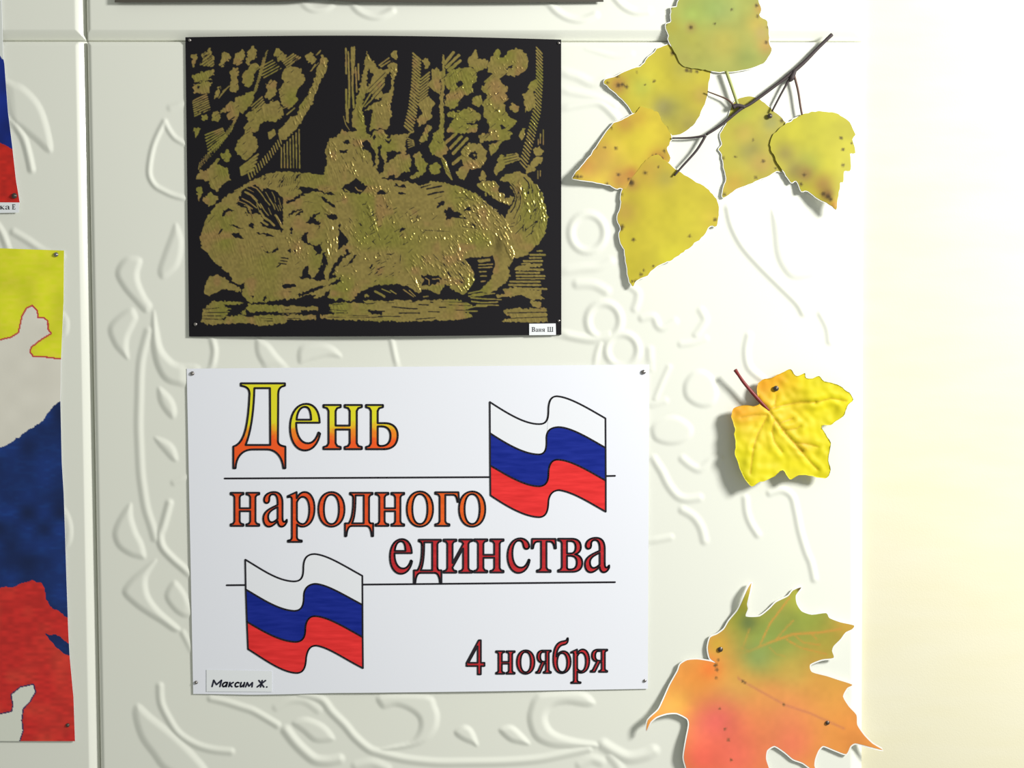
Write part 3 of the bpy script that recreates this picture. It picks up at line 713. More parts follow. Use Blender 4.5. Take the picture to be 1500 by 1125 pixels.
# ================================================================== lettering
GLYPH = {
 'н': ['M10 0 L230 0 230 22 185 32 165 60 165 200 345 200 345 60 325 32 280 22 280 0 500 0 500 22 455 32 435 60 435 390 455 418 500 428 500 450 280 450 280 428 325 418 345 390 345 240 165 240 165 390 185 418 230 428 230 450 10 450 10 428 55 418 75 390 75 60 55 32 10 22'],
 'и': ['M10 0 L230 0 230 22 185 32 165 60 165 72 345 330 345 60 325 32 280 22 280 0 500 0 500 22 455 32 435 60 435 390 455 418 500 428 500 450 280 450 280 428 325 418 345 395 345 388 165 128 165 390 185 418 230 428 230 450 10 450 10 428 55 418 75 390 75 60 55 32 10 22'],
 'е': ['M108 270 L422 270 C417 400 340 460 240 460 C110 460 25 355 25 220 C25 80 110 -10 225 -10 C320 -10 398 50 428 160 L406 172 C372 92 322 62 262 62 C165 62 103 150 108 270', 'M113 300 L308 300 C303 380 285 430 225 430 C165 430 120 380 113 300'],
 'о': ['M25 225 C25 85 115 -10 250 -10 C385 -10 475 85 475 225 C475 365 385 460 250 460 C115 460 25 365 25 225', 'M120 225 C120 345 165 425 248 425 C335 425 380 345 380 225 C380 105 335 25 250 25 C165 25 120 105 120 225'],
 'с': ['M412 165 L396 172 C360 95 320 62 255 62 C165 62 110 145 110 255 C110 370 165 430 225 430 C265 430 290 415 300 370 C310 330 325 315 355 315 C388 315 408 335 402 362 C392 415 330 460 245 460 C115 460 25 355 25 220 C25 80 110 -10 215 -10 C320 -10 392 60 412 165'],
 'а': ['M285 65 C225 15 180 -10 135 -10 C75 -10 35 35 35 100 C35 200 160 240 285 285 L285 315 C285 390 260 430 205 430 C165 430 140 405 140 375 C142 335 130 310 95 310 C60 310 45 335 50 365 C60 420 125 460 220 460 C320 460 370 410 370 310 L370 120 C370 70 380 55 400 55 C415 55 430 65 445 85 L445 55 C420 10 390 -10 355 -10 C315 -10 290 15 285 65', 'M285 95 L285 255 C190 220 120 190 120 125 C120 80 145 50 180 50 C215 50 250 70 285 95'],
 'р': ['M160 460 L5 405 5 388 C50 402 78 395 78 360 L78 -150 C78 -185 60 -195 10 -198 L10 -217 250 -217 250 -198 C190 -195 165 -185 165 -145 L165 20 C195 0 225 -10 265 -10 C385 -10 470 90 470 235 C470 370 400 460 300 460 C240 460 200 430 162 375', 'M165 320 C190 370 230 395 265 395 C335 395 380 330 380 220 C380 105 335 25 265 25 C215 25 165 60 165 90'],
 'г': ['M10 0 L235 0 235 22 190 32 170 60 170 415 290 415 C340 415 350 380 362 320 L387 320 377 450 10 450 10 428 60 418 80 390 80 60 60 32 10 22'],
 'т': ['M130 0 L360 0 360 22 310 32 290 60 290 415 340 415 C395 415 415 380 425 320 L450 320 442 450 48 450 40 320 65 320 C75 380 95 415 150 415 L200 415 200 60 180 32 130 22'],
 'в': ['M10 0 L260 0 C370 0 430 45 430 120 C430 185 385 225 305 238 C370 252 405 285 405 335 C405 410 350 450 245 450 L10 450 10 428 55 418 75 390 75 60 55 32 10 22', 'M165 250 L225 250 C285 250 315 280 315 333 C315 390 285 418 225 418 L165 418', 'M165 218 L165 65 C165 40 180 32 215 32 C300 32 335 65 335 125 C335 185 300 218 215 218'],
 'д': ['M10 -140 L35 -140 C45 -50 70 0 130 0 L370 0 C430 0 455 -50 465 -140 L490 -140 490 35 450 35 C430 38 420 55 420 80 L420 390 440 418 480 428 480 450 95 450 95 428 C140 420 150 405 150 370 C150 200 130 100 75 35 L10 35', 'M130 35 C175 110 190 230 190 415 L330 415 330 35'],
 'ь': ['M10 0 L250 0 C370 0 430 55 430 140 C430 215 370 265 260 265 L165 265 165 390 185 418 235 428 235 450 10 450 10 428 55 418 75 390 75 60 55 32 10 22', 'M165 232 L215 232 C295 232 335 195 335 135 C335 65 290 32 210 32 C175 32 165 42 165 65'],
 '4': ['M290 0 L370 0 370 165 460 165 460 230 370 230 370 676 315 676 12 225 12 165 290 165', 'M290 230 L290 560 65 230'],
 'я': ['M475 450 L215 450 C110 450 55 400 55 325 C55 260 105 220 190 205 L95 60 C80 35 60 25 20 22 L20 0 140 0 270 195 320 195 320 60 300 32 250 22 250 0 475 0 475 22 430 32 410 60 410 390 430 418 475 428', 'M320 418 L240 418 C180 418 150 385 150 325 C150 260 185 228 250 228 L320 228'],
 'б': ['M400 690 L385 690 C380 650 350 635 280 630 C110 615 30 480 30 260 C30 90 110 -10 250 -10 C385 -10 470 90 470 215 C470 340 395 430 285 430 C215 430 150 395 110 320 C120 470 190 550 300 560 C380 570 410 620 400 690', 'M130 200 C130 320 180 390 255 390 C335 390 380 310 380 200 C380 90 335 15 255 15 C180 15 130 90 130 200'],
 'к': ['M10 0 L230 0 230 22 185 32 165 60 165 215 330 30 310 0 480 0 480 22 440 35 245 265 C330 330 330 410 385 410 L420 395 C450 395 455 450 400 455 C320 460 300 300 165 240 L165 390 185 418 230 428 230 450 10 450 10 428 55 418 75 390 75 60 55 32 10 22'],
 'Ш': ['M10 0 L790 0 790 20 730 40 730 420 790 440 790 450 580 450 580 440 640 420 640 40 445 40 445 420 505 440 505 450 295 450 295 440 355 420 355 40 160 40 160 420 220 440 220 450 10 450 10 440 70 420 70 40 10 20'],
 'Е': ['M10 0 L420 0 440 120 415 120 380 35 165 35 165 210 300 210 315 150 335 150 335 300 315 300 300 245 165 245 165 415 350 415 380 340 405 340 400 450 10 450 10 428 70 410 70 40 10 22'],
}
CAP_D = ['M355 135 L632 135 632 150 C605 155 592 165 590 200 L588 500 C590 520 605 527 635 532 L635 668 622 668 C615 590 570 550 520 550 L430 550 C370 550 325 590 322 668 L308 668 308 532 C370 515 400 430 410 200 C408 170 395 155 355 150', 'M440 165 L538 165 540 522 385 522 C420 440 437 300 440 165']
def path(s, n=9):
    import re
    tok = re.findall(r'[MLC]|-?\d+\.?\d*', s); out = []; i = 0; cmd = 'M'
    while i < len(tok):
        if tok[i] in 'MLC': cmd = tok[i]; i += 1; continue
        if cmd in 'ML': out.append((float(tok[i]), float(tok[i + 1]))); i += 2
        else:
            a = np.array([float(t) for t in tok[i:i + 6]]).reshape(3, 2); p0 = np.array(out[-1]); i += 6
            for t in np.linspace(0, 1, n + 1)[1:]:
                out.append(tuple((1 - t) ** 3 * p0 + 3 * (1 - t) ** 2 * t * a[0] + 3 * (1 - t) * t * t * a[1] + t ** 3 * a[2]))
    p = np.array(out)
    if np.hypot(*(p[0] - p[-1])) < 1e-6: p = p[:-1]
    return p
def glyph(ch, x0, x1, base, xtop):
    loops = [path(s) for s in GLYPH[ch]]
    a = np.concatenate(loops); lo, hi = a[:, 0].min(), a[:, 0].max()
    return [np.stack([x0 + (l[:, 0] - lo) / (hi - lo) * (x1 - x0), base - l[:, 1] / 450.0 * (base - xtop)], -1) for l in loops]
def flat_fill(glyphs, dfun):
    V, Fs = [], []
    for loops in glyphs:
        k = len(V)
        polys = [[Vector((p[0], p[1], 0)) for p in l] for l in loops]
        flat = [tuple(p) for l in loops for p in l]
        for t in tessellate_polygon(polys): Fs.append([k + i for i in t])
        V += flat
    V = np.array(V)
    return P(V[:, 0], V[:, 1], dfun(V[:, 0], V[:, 1])), Fs

# ================================================================== the printed sheet
SHEET = [(273.5, 540), (951, 534), (949, 1009), (283, 1016.5)]
def paper_d(px, py):
    u = np.clip((px - 275) / 675, 0, 1); v = np.clip((py - 538) / 476, 0, 1)
    return 0.0010 + 0.0011 * np.sin(u * math.pi) * v * v + 0.0005 * np.sin(u * 2 * math.pi + .6) * np.sin(v * math.pi) + 0.0010 * (u ** 6) * v ** 2 * (1 - v) * 4
m_paper = mat('white_paper', (0.83, 0.85, 0.925), rough=0.75, spec=0.25, bump=(700, 0.05, 0.0002))
m_ink = mat('black_ink', lin(np.array([28, 26, 34.])), rough=0.6, spec=0.3)
def felt(name, c, var=0.12, rough=0.6):
    def bld(nt, b):
        g = nt.nodes.new('ShaderNodeNewGeometry'); mp = nt.nodes.new('ShaderNodeMapping'); mp.inputs['Scale'].default_value = (60, 60, 420)
        mp.inputs['Rotation'].default_value = (0, .25, 0)
        n = nt.nodes.new('ShaderNodeTexNoise'); n.inputs['Scale'].default_value = 1.0; n.inputs['Detail'].default_value = 4
        r = nt.nodes.new('ShaderNodeValToRGB')
        r.color_ramp.elements[0].position = .3; r.color_ramp.elements[1].position = .75
        r.color_ramp.elements[0].color = (*[float(x) * (1 - var) for x in c], 1); r.color_ramp.elements[1].color = (*[min(1, float(x) * (1 + var) + .01) for x in c], 1)
        nt.links.new(g.outputs['Position'], mp.inputs[0]); nt.links.new(mp.outputs[0], n.inputs['Vector'])
        nt.links.new(n.outputs['Fac'], r.inputs['Fac']); nt.links.new(r.outputs['Color'], b.inputs['Base Color'])
    return mat(name, rough=rough, spec=0.18, build=bld)
m_blue = felt('blue_felt_pen', lin(np.array([6, 34, 140.])) / 1.0, .16)
m_red = felt('red_felt_pen', lin(np.array([226, 46, 46.])) / .95, .14)
m_orange = felt('orange_red_pen', lin(np.array([214, 74, 28.])) / .85, .12)
m_orange2 = felt('orange_pen', lin(np.array([222, 92, 26.])) / .9, .12)
m_crimson = felt('crimson_pen', lin(np.array([188, 38, 44.])) / .95, .14)
def two_tone(nt, b):
    g = nt.nodes.new('ShaderNodeNewGeometry'); sp = nt.nodes.new('ShaderNodeSeparateXYZ')
    n = nt.nodes.new('ShaderNodeTexNoise'); n.inputs['Scale'].default_value = 260
    ad = nt.nodes.new('ShaderNodeMath'); ad.operation = 'MULTIPLY_ADD'; ad.inputs[1].default_value = 0.010
    mr = nt.nodes.new('ShaderNodeMapRange')
    zt, zb = float(P(450, 618, .003)[2]), float(P(450, 646, .003)[2])
    mr.inputs['From Min'].default_value = zb + .005; mr.inputs['From Max'].default_value = zt + .005
    r = nt.nodes.new('ShaderNodeValToRGB')
    e = r.color_ramp.elements
    e[0].position = 0.0; e[0].color = (*(lin(np.array([222, 82, 26.])) / .82), 1)
    e[1].position = 1.0; e[1].color = (*(lin(np.array([206, 200, 34.])) / .82), 1)
    m = e.new(.5); m.color = (*(lin(np.array([218, 132, 28.])) / .82), 1)
    nt.links.new(g.outputs['Position'], sp.inputs[0]); nt.links.new(g.outputs['Position'], n.inputs['Vector'])
    nt.links.new(n.outputs['Fac'], ad.inputs[0]); nt.links.new(sp.outputs['Z'], ad.inputs[2])
    nt.links.new(ad.outputs[0], mr.inputs['Value']); nt.links.new(mr.outputs[0], r.inputs['Fac']); nt.links.new(r.outputs[0], b.inputs['Base Color'])
m_two = mat('yellow_to_orange_pen', rough=0.6, spec=0.3, build=two_tone)

sheet = empty('printed_sheet', P(612, 1014, 0.003))
tag(sheet, 'white holiday sheet with coloured Cyrillic lettering and two striped flags', 'poster')
us, vv = np.meshgrid(np.linspace(0, 1, 90), np.linspace(0, 1, 64)); s_xy = bil(SHEET, us, vv); sx, sy = s_xy[..., 0], s_xy[..., 1]
sy = sy + 1.6 * np.sin(us * 9.0 + .4) * vv ** 3 * (us < .35) * np.clip(us * 8, 0, 1) * np.clip((.35 - us) * 8, 0, 1) + 1.2 * np.sin(us * math.pi) * vv ** 2
solid(mk('paper', P(sx.ravel(), sy.ravel(), paper_d(sx, sy).ravel()), grid_faces(90, 64), m_paper, sheet, face_cam=True), 0.00025)
lay = lambda k: (lambda x, y: paper_d(x, y) + 0.00016 * k)
def word(letters, m, w, parent, dl=1):
    """letters = [(char, x0, x1, base, xtop)]; coloured fill with an ink outline"""
    gl = [glyph(*l) if len(l) == 5 else l[0] for l in letters]
    V, Fs = flat_fill(gl, lay(dl))
    o = mk('lettering', V, Fs, m, parent, face_cam=True, shade=False)
    V, Fs = ribbon([(l, True) for g in gl for l in g], w, lay(dl + 1))
    mk('letter_outline', V, Fs, m_ink, o, face_cam=True, shade=False)
    return o
def zx(v, o, k): return o + v / k
k2 = 4.2857
capD = [np.array(path(s)) / k2 + np.array([270, 530]) for s in CAP_D]
L2 = lambda ch, a, b, base=548, top=271: (ch, 270 + (a + 4) / k2, 270 + (b - 4) / k2, 530 + base / k2, 530 + top / k2)
word([(capD,), L2('е', 660, 857, 550, 270), L2('н', 870, 1119), L2('ь', 1137, 1344)], m_two, 2.9, sheet)['label'] = 'word День shaded from yellow to orange'
N2 = lambda ch, a, b: (ch, 270 + (a + 4) / k2, 270 + (b - 4) / k2, 530 + 1030 / k2, 530 + 822 / k2)
w1 = [N2('н', 287, 475), N2('а', 492, 648), N2('р', 645, 822), N2('о', 838, 1010), N2('д', 1005, 1190), N2('н', 1197, 1385)]
word(w1, m_orange, 2.7, sheet)['label'] = 'orange red letters народн'
word([('о', 596, 634.5, 770.3, 721), ('г', 637.6, 672.6, 770.3, 721), ('о', 672.5, 711, 770.3, 721)], m_orange2, 2.7, sheet)['label'] = 'orange letters ого'
k5 = 3.6585
def E5(ch, a, b):
    t = (a - 75) / 1180.0
    return (ch, 550 + (a + 3) / k5, 550 + (b - 3) / k5, 770 + (254 - 9 * t) / k5, 770 + (76 - 8 * t) / k5)
word([E5('е', 75, 200), E5('д', 203, 357), E5('и', 362, 522), E5('н', 526, 690), E5('с', 705, 830), E5('т', 834, 971), E5('в', 976, 1112), E5('а', 1120, 1256)], m_crimson, 2.7, sheet)['label'] = 'crimson word единства'
def F5(ch, a, b):
    t = (a - 487) / 760.0
    return (ch, 550 + (a + 3) / k5, 550 + (b - 3) / k5, 770 + (797 - 15 * t) / k5, 770 + (675 - 13 * t) / k5)
word([F5('4', 485, 588), F5('н', 643, 750), F5('о', 755, 856), F5('я', 858, 944), F5('б', 950, 1050), F5('р', 1045, 1150), F5('я', 1150, 1246)], m_crimson, 2.4, sheet)['label'] = 'crimson date 4 ноября'
for pts in (('329,700.9 716.5,698.9',), ('888,697.3 901,697',), ('332,857.3 360,857',), ('532,856.3 901,852.8',)):
    p = q(pts[0]); n = max(2, int((p[1][0] - p[0][0]) / 12)); t = np.linspace(0, 1, n)[:, None]
    V, Fs = ribbon([(p[0] * (1 - t) + p[1] * t, False)], 2.6, lay(1)); mk('rule_line', V, Fs, m_ink, sheet, face_cam=True, shade=False)
FLAG1 = (600, 530, 4.1667, ['M490 245 C590 310 700 380 790 380 C840 380 848 350 848 290 C850 230 870 210 900 210 C980 215 1100 290 1196 345',
 'M491 435 C590 500 700 565 790 565 C830 563 838 530 835 470 C835 420 860 400 910 398 C990 400 1100 470 1197 525',
 'M492 632 C590 690 700 758 790 760 C840 758 848 720 848 680 C850 610 880 597 905 597 C990 600 1100 670 1198 725',
 'M494 815 C590 880 700 945 790 948 C840 948 846 900 848 850 C855 795 890 783 915 783 C1000 795 1100 860 1198 915'])
FLAG2 = (270, 770, 4.2857, ['M383 213 C480 270 580 345 685 350 C740 350 748 320 748 260 C750 195 780 178 820 178 C900 185 1000 250 1118 315',
 'M386 400 C480 455 590 530 690 535 C740 533 750 500 750 440 C752 385 790 365 825 365 C900 370 1010 440 1119 497',
 'M393 603 C490 660 600 728 700 730 C750 728 760 690 760 650 C762 590 790 568 820 568 C900 570 1010 640 1120 700',
 'M400 775 C490 830 610 922 705 925 C755 925 762 880 765 830 C775 765 800 753 830 753 C910 765 1010 840 1122 895'])
m_white_in = mat('white_paper_stripe', (0.825, 0.845, 0.90), rough=0.75, spec=0.25)
for (ox, oy, k, curves), lab in ((FLAG1, 'waving striped flag beside the heading, upper right'), (FLAG2, 'waving striped flag at the lower left')):
    cs = [path(c, 16) / k + np.array([ox, oy]) for c in curves]
    fl = None
    for i, m in enumerate((m_white_in, m_blue, m_red)):
        n = len(cs[0]); rows = 7
        g_ = np.stack([cs[i] * (1 - t) + cs[i + 1] * t for t in np.linspace(0, 1, rows)], 0)
        V = P(g_[..., 0].ravel(), g_[..., 1].ravel(), (lay(1)(g_[..., 0], g_[..., 1])).ravel())
        if fl is None:
            fl = empty('flag', V.mean(0)); fl.parent = sheet; fl.location = Vector(V.mean(0)) - wloc(sheet); fl['label'] = lab
        so = mk('stripe', V, grid_faces(n, rows), m, fl, face_cam=True, shade=False)
        so['label'] = ('white top stripe', 'blue middle stripe', 'red bottom stripe')[i]
    sides = [np.array([c[0] for c in cs]), np.array([c[-1] for c in cs])]
    V, Fs = ribbon([(c, False) for c in cs] + [(s_, False) for s_ in sides], 2.4, lay(2))
    mk('flag_outline', V, Fs, m_ink, fl, face_cam=True, shade=False)
# name tag glued over the lower left corner of the sheet
m_tagp = mat('name_tag_paper', (0.82, 0.85, 0.88), rough=0.7, spec=0.25)
def tagcard(parent, corners, dfun, k, n=12):
    u_, v_ = np.meshgrid(np.linspace(0, 1, n), np.linspace(0, 1, 5)); xy_ = bil(corners, u_, v_)
    f = lambda x, y: dfun(x, y) + 0.00016 * k
    o = mk('name_tag', P(xy_[..., 0].ravel(), xy_[..., 1].ravel(), f(xy_[..., 0], xy_[..., 1]).ravel()), grid_faces(n, 5), m_tagp, parent, face_cam=True)
    return solid(o, 0.00012)
nt_ = tagcard(sheet, [(302.5, 981), (398.5, 983), (398.5, 1013.6), (302.5, 1013.0)], paper_d, 2.2)
nt_['label'] = 'small white name tag reading Максим Ж.'
SANS = {'М': ['0,0 0,1 .5,.3 1,1 1,0'], 'а': ['.85,.62 .5,.68 .12,.5 .08,.2 .3,0 .6,.1 .85,.45', '.85,.68 .82,.0'], 'к': ['.1,0 .1,.68', '.9,.68 .15,.32 .85,0'], 'с': ['.88,.6 .5,.68 .12,.5 .1,.2 .4,0 .85,.06'],
        'и': ['.1,.68 .1,.15 .35,0 .85,.4', '.85,.68 .85,0'], 'м': ['.0,0 .1,.68 .5,.1 .9,.68 1,0'], 'Ж': ['.5,0 .5,1', '0,1 .5,.5 0,0', '1,1 .5,.5 1,0'], '.': ['.4,0 .5,.02']}
paths = []
k3 = 10.714
for ch, a_, b_ in (('М', 392, 515), ('а', 545, 628), ('к', 648, 715), ('с', 742, 808), ('и', 825, 895), ('м', 918, 1018), ('Ж', 1100, 1205), ('.', 1238, 1266)):
    for s_ in SANS[ch]:
        p = q(s_); x = a_ + p[:, 0] * (b_ - a_) + (p[:, 1] - .35) * 26; y = 275 - p[:, 1] * (100 if ch not in 'Ж' else 102)
        y = y + 8 * (x - 400) / 850
        pp = np.stack([275 + x / k3, 980 + y / k3], -1)
        paths.append((smooth(pp, 4) if ch in 'аси' else pp, False))
V, Fs = ribbon(paths, 2.3, lambda x, y: paper_d(x, y) + 0.00016 * 3.4)
mk('lettering', V, Fs, mat('navy_ink', lin(np.array([26, 28, 52.])), rough=.6), nt_, face_cam=True, shade=False)
# name tag on the engraving
nt2 = tagcard(eng, [(775.2, 474.2), (814, 473.8), (814.5, 490.6), (775.2, 491)], card_d, 3.5, 8)
nt2['label'] = 'small white name tag reading Ваня Ш'
k4 = 21.43
def T(ch, a, b, base, top): return glyph(ch, 760 + a / k4, 760 + b / k4, 460 + base / k4, 460 + top / k4)
gl = [T('в', 405, 515, 555, 410), T('а', 535, 610, 555, 460), T('н', 620, 715, 555, 460), T('я', 725, 825, 555, 460), T('Ш', 900, 1085, 555, 405)]
V, Fs = flat_fill(gl, lambda x, y: card_d(x, y) + 0.00016 * 4.6)
mk('lettering', V, Fs, m_ink, nt2, face_cam=True, shade=False)

# ================================================================== paintings on the left, dark picture above
m_paint = mat('gouache_paint', rough=0.62, spec=0.3, attr='Col', bump=(500, 0.08, 0.0003))
def painting(name, left, edge, top, bottom, dfun, colfun, step=1.1):
    """sheet whose right edge follows edge(y), running to x = left"""
    ys = np.linspace(0, 1, int((bottom(0) - top(0)) / step)); us_ = np.unique(np.concatenate([np.linspace(0, 1, 60), np.linspace(.70, 1, int(.3 * 640 / step))]))
    u_, v_ = np.meshgrid(us_, ys)
    X0 = np.zeros_like(u_); Yp = np.zeros_like(u_)
    for it in range(3):
        Yp = top(X0) * (1 - v_) + bottom(X0) * v_
        X0 = left + (edge(Yp) - left) * u_
    return X0, Yp, colfun(X0, Yp)
def region(X, Y, poly, jit=1.0, seed=1):
    return inside(X + jit * (vnoise(X, Y, 5, seed) - .5) * 2, Y + jit * (vnoise(X, Y, 5, seed + 1) - .5) * 2, poly)
def edge_from(pts):
    p = np.array(pts); return lambda y: np.interp(y, p[:, 1], p[:, 0])
B1, B2 = (0, 340, 2.9607), (0, 700, 2.6464)
eA = np.concatenate([q('278,88 276,300 265,550 262,730 268,1000 272,1125', *B1)[:-1], q('247,60 250,150 258,400 265,600 270,690 285,850 291,1020', *B2)])
WHITE = np.concatenate([np.array([[-60., 505], [-30, 500]]), q('0,467 50,455 80,435 95,365 115,330 140,318 162,340 165,370 190,372 208,385 208,420 222,440 180,465 135,500 130,520 145,540 200,542 262,550 400,552', *B1)])
BLUE = np.concatenate([np.array([[-520., 720], [-300, 690], [-120, 680]]), q('0,935 60,905 120,860 180,820 235,750 262,730 400,700', *B1)])
RED = np.concatenate([np.array([[-520., 880], [-200, 868]]), q('0,425 60,420 120,395 165,410 180,470 195,500 235,520 260,545 400,560', *B2)])
WEDGE = q('175,605 220,610 262,640 400,650 400,700 265,690 220,660', *B2)
WLOW = np.concatenate([np.array([[-60., 1100], [-60, 1050]]), q('0,915 45,905 50,880 42,840 80,810 130,800 138,830 115,870 90,895 85,940 90,980 70,1040', *B2)])
def paintA(X, Y):
    n = vnoise(X, Y, 24, 41); n2_ = vnoise(X, Y * 2.2, 9, 42)
    c = np.zeros(X.shape + (3,))
    yel = np.array([206, 212, 34.]) * (1 - .10 * n[..., None]) + np.array([10, 0, 20.]) * n2_[..., None]
    whi = np.array([206, 203, 192.]) - 8 * n[..., None]
    blu = np.array([15, 38, 90.]) * (.75 + .55 * n[..., None]) + np.array([4, 18, 26.]) * (np.clip(n2_ - .4, 0, 1) * n)[..., None]
    red = np.array([188, 40, 36.]) * (.9 + .16 * n2_[..., None]) + np.array([18, 34, 16.]) * np.clip(n - .45, 0, 1)[..., None]
    big = lambda p, ybot: np.concatenate([p, np.array([[p[-1][0], ybot], [p[0][0], ybot]])])
    c[:] = yel
    m = region(X, Y, big(WHITE, 1300), .6, 51); c[m] = whi[m]
    m = region(X, Y, big(BLUE, 1300), 1.6, 53); c[m] = blu[m]
    m = region(X, Y, big(RED, 1300), 1.6, 55); c[m] = red[m]
    m = region(X, Y, WEDGE, 1.4, 57); c[m] = blu[m] * .8
    m = region(X, Y, WLOW, .8, 59); c[m] = np.array([200, 203, 192.])
    d = seg_dist(X, Y, WHITE); m = d < 1.2; c[m] = np.array([176, 62, 60.])
    d = seg_dist(X, Y, WLOW[2:]); m = d < 1.0; c[m] = np.array([60, 40, 80.])
    return lin(np.clip(c, 0, 255)) / 0.78
def sheet_obj(name, X, Y, D, col, label, cat, mt, t=0.0003):
    o = empty(name, P(X[-1, -1], Y[-1, -1], 0.002))
    tag(o, label, cat)
    ny, nx = X.shape
    mk('painted_surface', P(X.ravel(), Y.ravel(), D.ravel()), grid_faces(nx, ny), mt, o, col=col.reshape(-1, 3), face_cam=True)
    jy = np.unique(np.r_[np.arange(0, ny, 12), ny - 1]); jx = np.unique(np.r_[np.arange(0, nx, 8), nx - 1])
    Xc, Yc, Dc = X[np.ix_(jy, jx)], Y[np.ix_(jy, jx)], D[np.ix_(jy, jx)]
    solid(mk('paper', P(Xc.ravel(), Yc.ravel(), Dc.ravel() - 0.00012), grid_faces(len(jx), len(jy)), m_paper, o, face_cam=True), t)
    return o
X, Y, colr = painting('p', -560, edge_from(eA), lambda x: 367 + (x - 94) * .035, lambda x: 1085.5 + x * 0.002, None, paintA)
paintd = lambda x, y: 0.0011 + 0.0003 * np.sin(y / 140.0) + 0.0002 * np.sin(x / 60.0)
pa = sheet_obj('map_painting', X, Y, paintd(X, Y), colr, 'painted map in white, blue and red bands on a yellow background', 'painting', m_paint)
# upper painting
B0 = (0, 0, 3.4107)
eB = q('6,-300 8,0 15,280 22,320 40,560 60,720 80,900 97,1000 99,1012', *B0)
def paintB(X, Y):
    n = vnoise(X, Y, 20, 61); n2_ = vnoise(X, Y * 2, 8, 62)
    c = np.zeros(X.shape + (3,)); c[:] = np.array([196, 200, 196.])
    b = Y > 82 + (X - 0) * 1.2 + 3 * (n2_ - .5); c[b] = (np.array([10, 32, 108.]) * (.85 + .4 * n[..., None]))[b]
    r = Y > 209.5 + X * .5 + 2 * (n2_ - .5); c[r] = (np.array([178, 34, 26.]) * (.9 + .18 * n2_[..., None]))[r]
    return lin(np.clip(c, 0, 255)) / 0.78
X, Y, colr = painting('p', -560, edge_from(eB), lambda x: -200 + 0 * x, lambda x: 296.8 + 0 * x, None, paintB)
pb = sheet_obj('flag_painting', X, Y, paintd(X, Y), colr, 'painting of a blue and red flag cut by the upper left photo edge', 'painting', m_paint)
ntag = tagcard(pb, [(-32, 296.4), (28.4, 296.6), (27.6, 311.4), (-32, 312.5)], paintd, 1.5)
ntag['label'] = 'small white name tag under the red band'
gl = []
for ch, a_, b_, top in (('н', -330, -190, 590), ('и', -170, -20, 590), ('к', -5, 130, 590), ('а', 150, 275, 590), ('Е', 335, 425, 548)):
    gl.append(glyph(ch, a_ / 18.75, b_ / 18.75, 270 + 688 / 18.75, 270 + top / 18.75))
V, Fs = flat_fill(gl, lambda x, y: paintd(x, y) + 0.00016 * 2.8)
mk('lettering', V, Fs, m_ink, ntag, face_cam=True, shade=False)
# the dark picture whose lower edge just shows at the top
us_, v_ = np.meshgrid(np.linspace(0, 1, 60), np.linspace(0, 1, 30))
X = 168 + (884 - 168) * us_; Yb = 2.6 - 3.2 * np.exp(-((X - 468) / 26.0) ** 2) + .6 * np.sin(X / 90.0)
Y = -420 * (1 - v_) + Yb * v_
dk = empty('dark_picture', P(526, 2, .003)); tag(dk, 'dark picture whose lower edge shows along the top of the photo', 'picture')
solid(mk('card', P(X.ravel(), Y.ravel(), (0.0035 + .0012 * v_ * np.sin(us_ * 3.14)).ravel()), grid_faces(60, 30), mat('dark_brown_card', lin(np.array([74, 70, 62.])) / .9, rough=.6), dk, face_cam=True), 0.0006)

# ================================================================== leaves
m_leaf = mat('printed_leaf', rough=0.55, spec=0.3, attr='Col')
m_rim = mat('white_cut_paper', (0.88, 0.88, 0.84), rough=0.7, spec=0.25)
def outline_noise(p, amp, n, seed, teeth=0.0):
    s = smooth(p, n, True)
    t = np.roll(s, -1, 0) - np.roll(s, 1, 0); L = np.hypot(t[:, 0], t[:, 1]) + 1e-9
    nn = np.stack([t[:, 1], -t[:, 0]], -1) / L[:, None]
    a = (vnoise(s[:, 0], s[:, 1], 5, seed) - .5) * 2 * amp
    return s + nn * a[:, None]
def offset(p, e):
    t = np.roll(p, -1, 0) - np.roll(p, 1, 0); L = np.hypot(t[:, 0], t[:, 1]) + 1e-9
    nn = np.stack([t[:, 1], -t[:, 0]], -1) / L[:, None]
    area = 0.5 * np.sum(p[:, 0] * np.roll(p[:, 1], -1) - np.roll(p[:, 0], -1) * p[:, 1])
    e = np.broadcast_to(np.asarray(e, float), (len(p),))[:, None]
    return p + nn * (e if area > 0 else -e)
def cdt(p, step, seed):
    """triangulated blade: outline plus interior points"""
    lo, hi = p.min(0), p.max(0)
    gx, gy = np.meshgrid(np.arange(lo[0], hi[0], step), np.arange(lo[1], hi[1], step))
    r = np.random.RandomState(seed)
    gx = gx + r.uniform(-.25, .25, gx.shape) * step; gy = gy + r.uniform(-.25, .25, gy.shape) * step
    ok = inside(gx, gy, p) & (seg_dist(gx, gy, p, True) > step * .55)
    pts = np.concatenate([p, np.stack([gx[ok], gy[ok]], -1)])
    n = len(p)
    res = delaunay_2d_cdt([Vector((float(a), float(b))) for a, b in pts], [], [list(range(n))], 1, 1e-5)
    V = np.array([[v.x, v.y] for v in res[0]]); Fs = [list(f) for f in res[2]]
    cnt = {}
    for f in Fs:
        for i in range(len(f)):
            e = (f[i], f[(i + 1) % len(f)]); kx = (min(e), max(e)); cnt.setdefault(kx, []).append(e)
    border = [e[0] for e in cnt.values() if len(e) == 1]
    return V, Fs, border
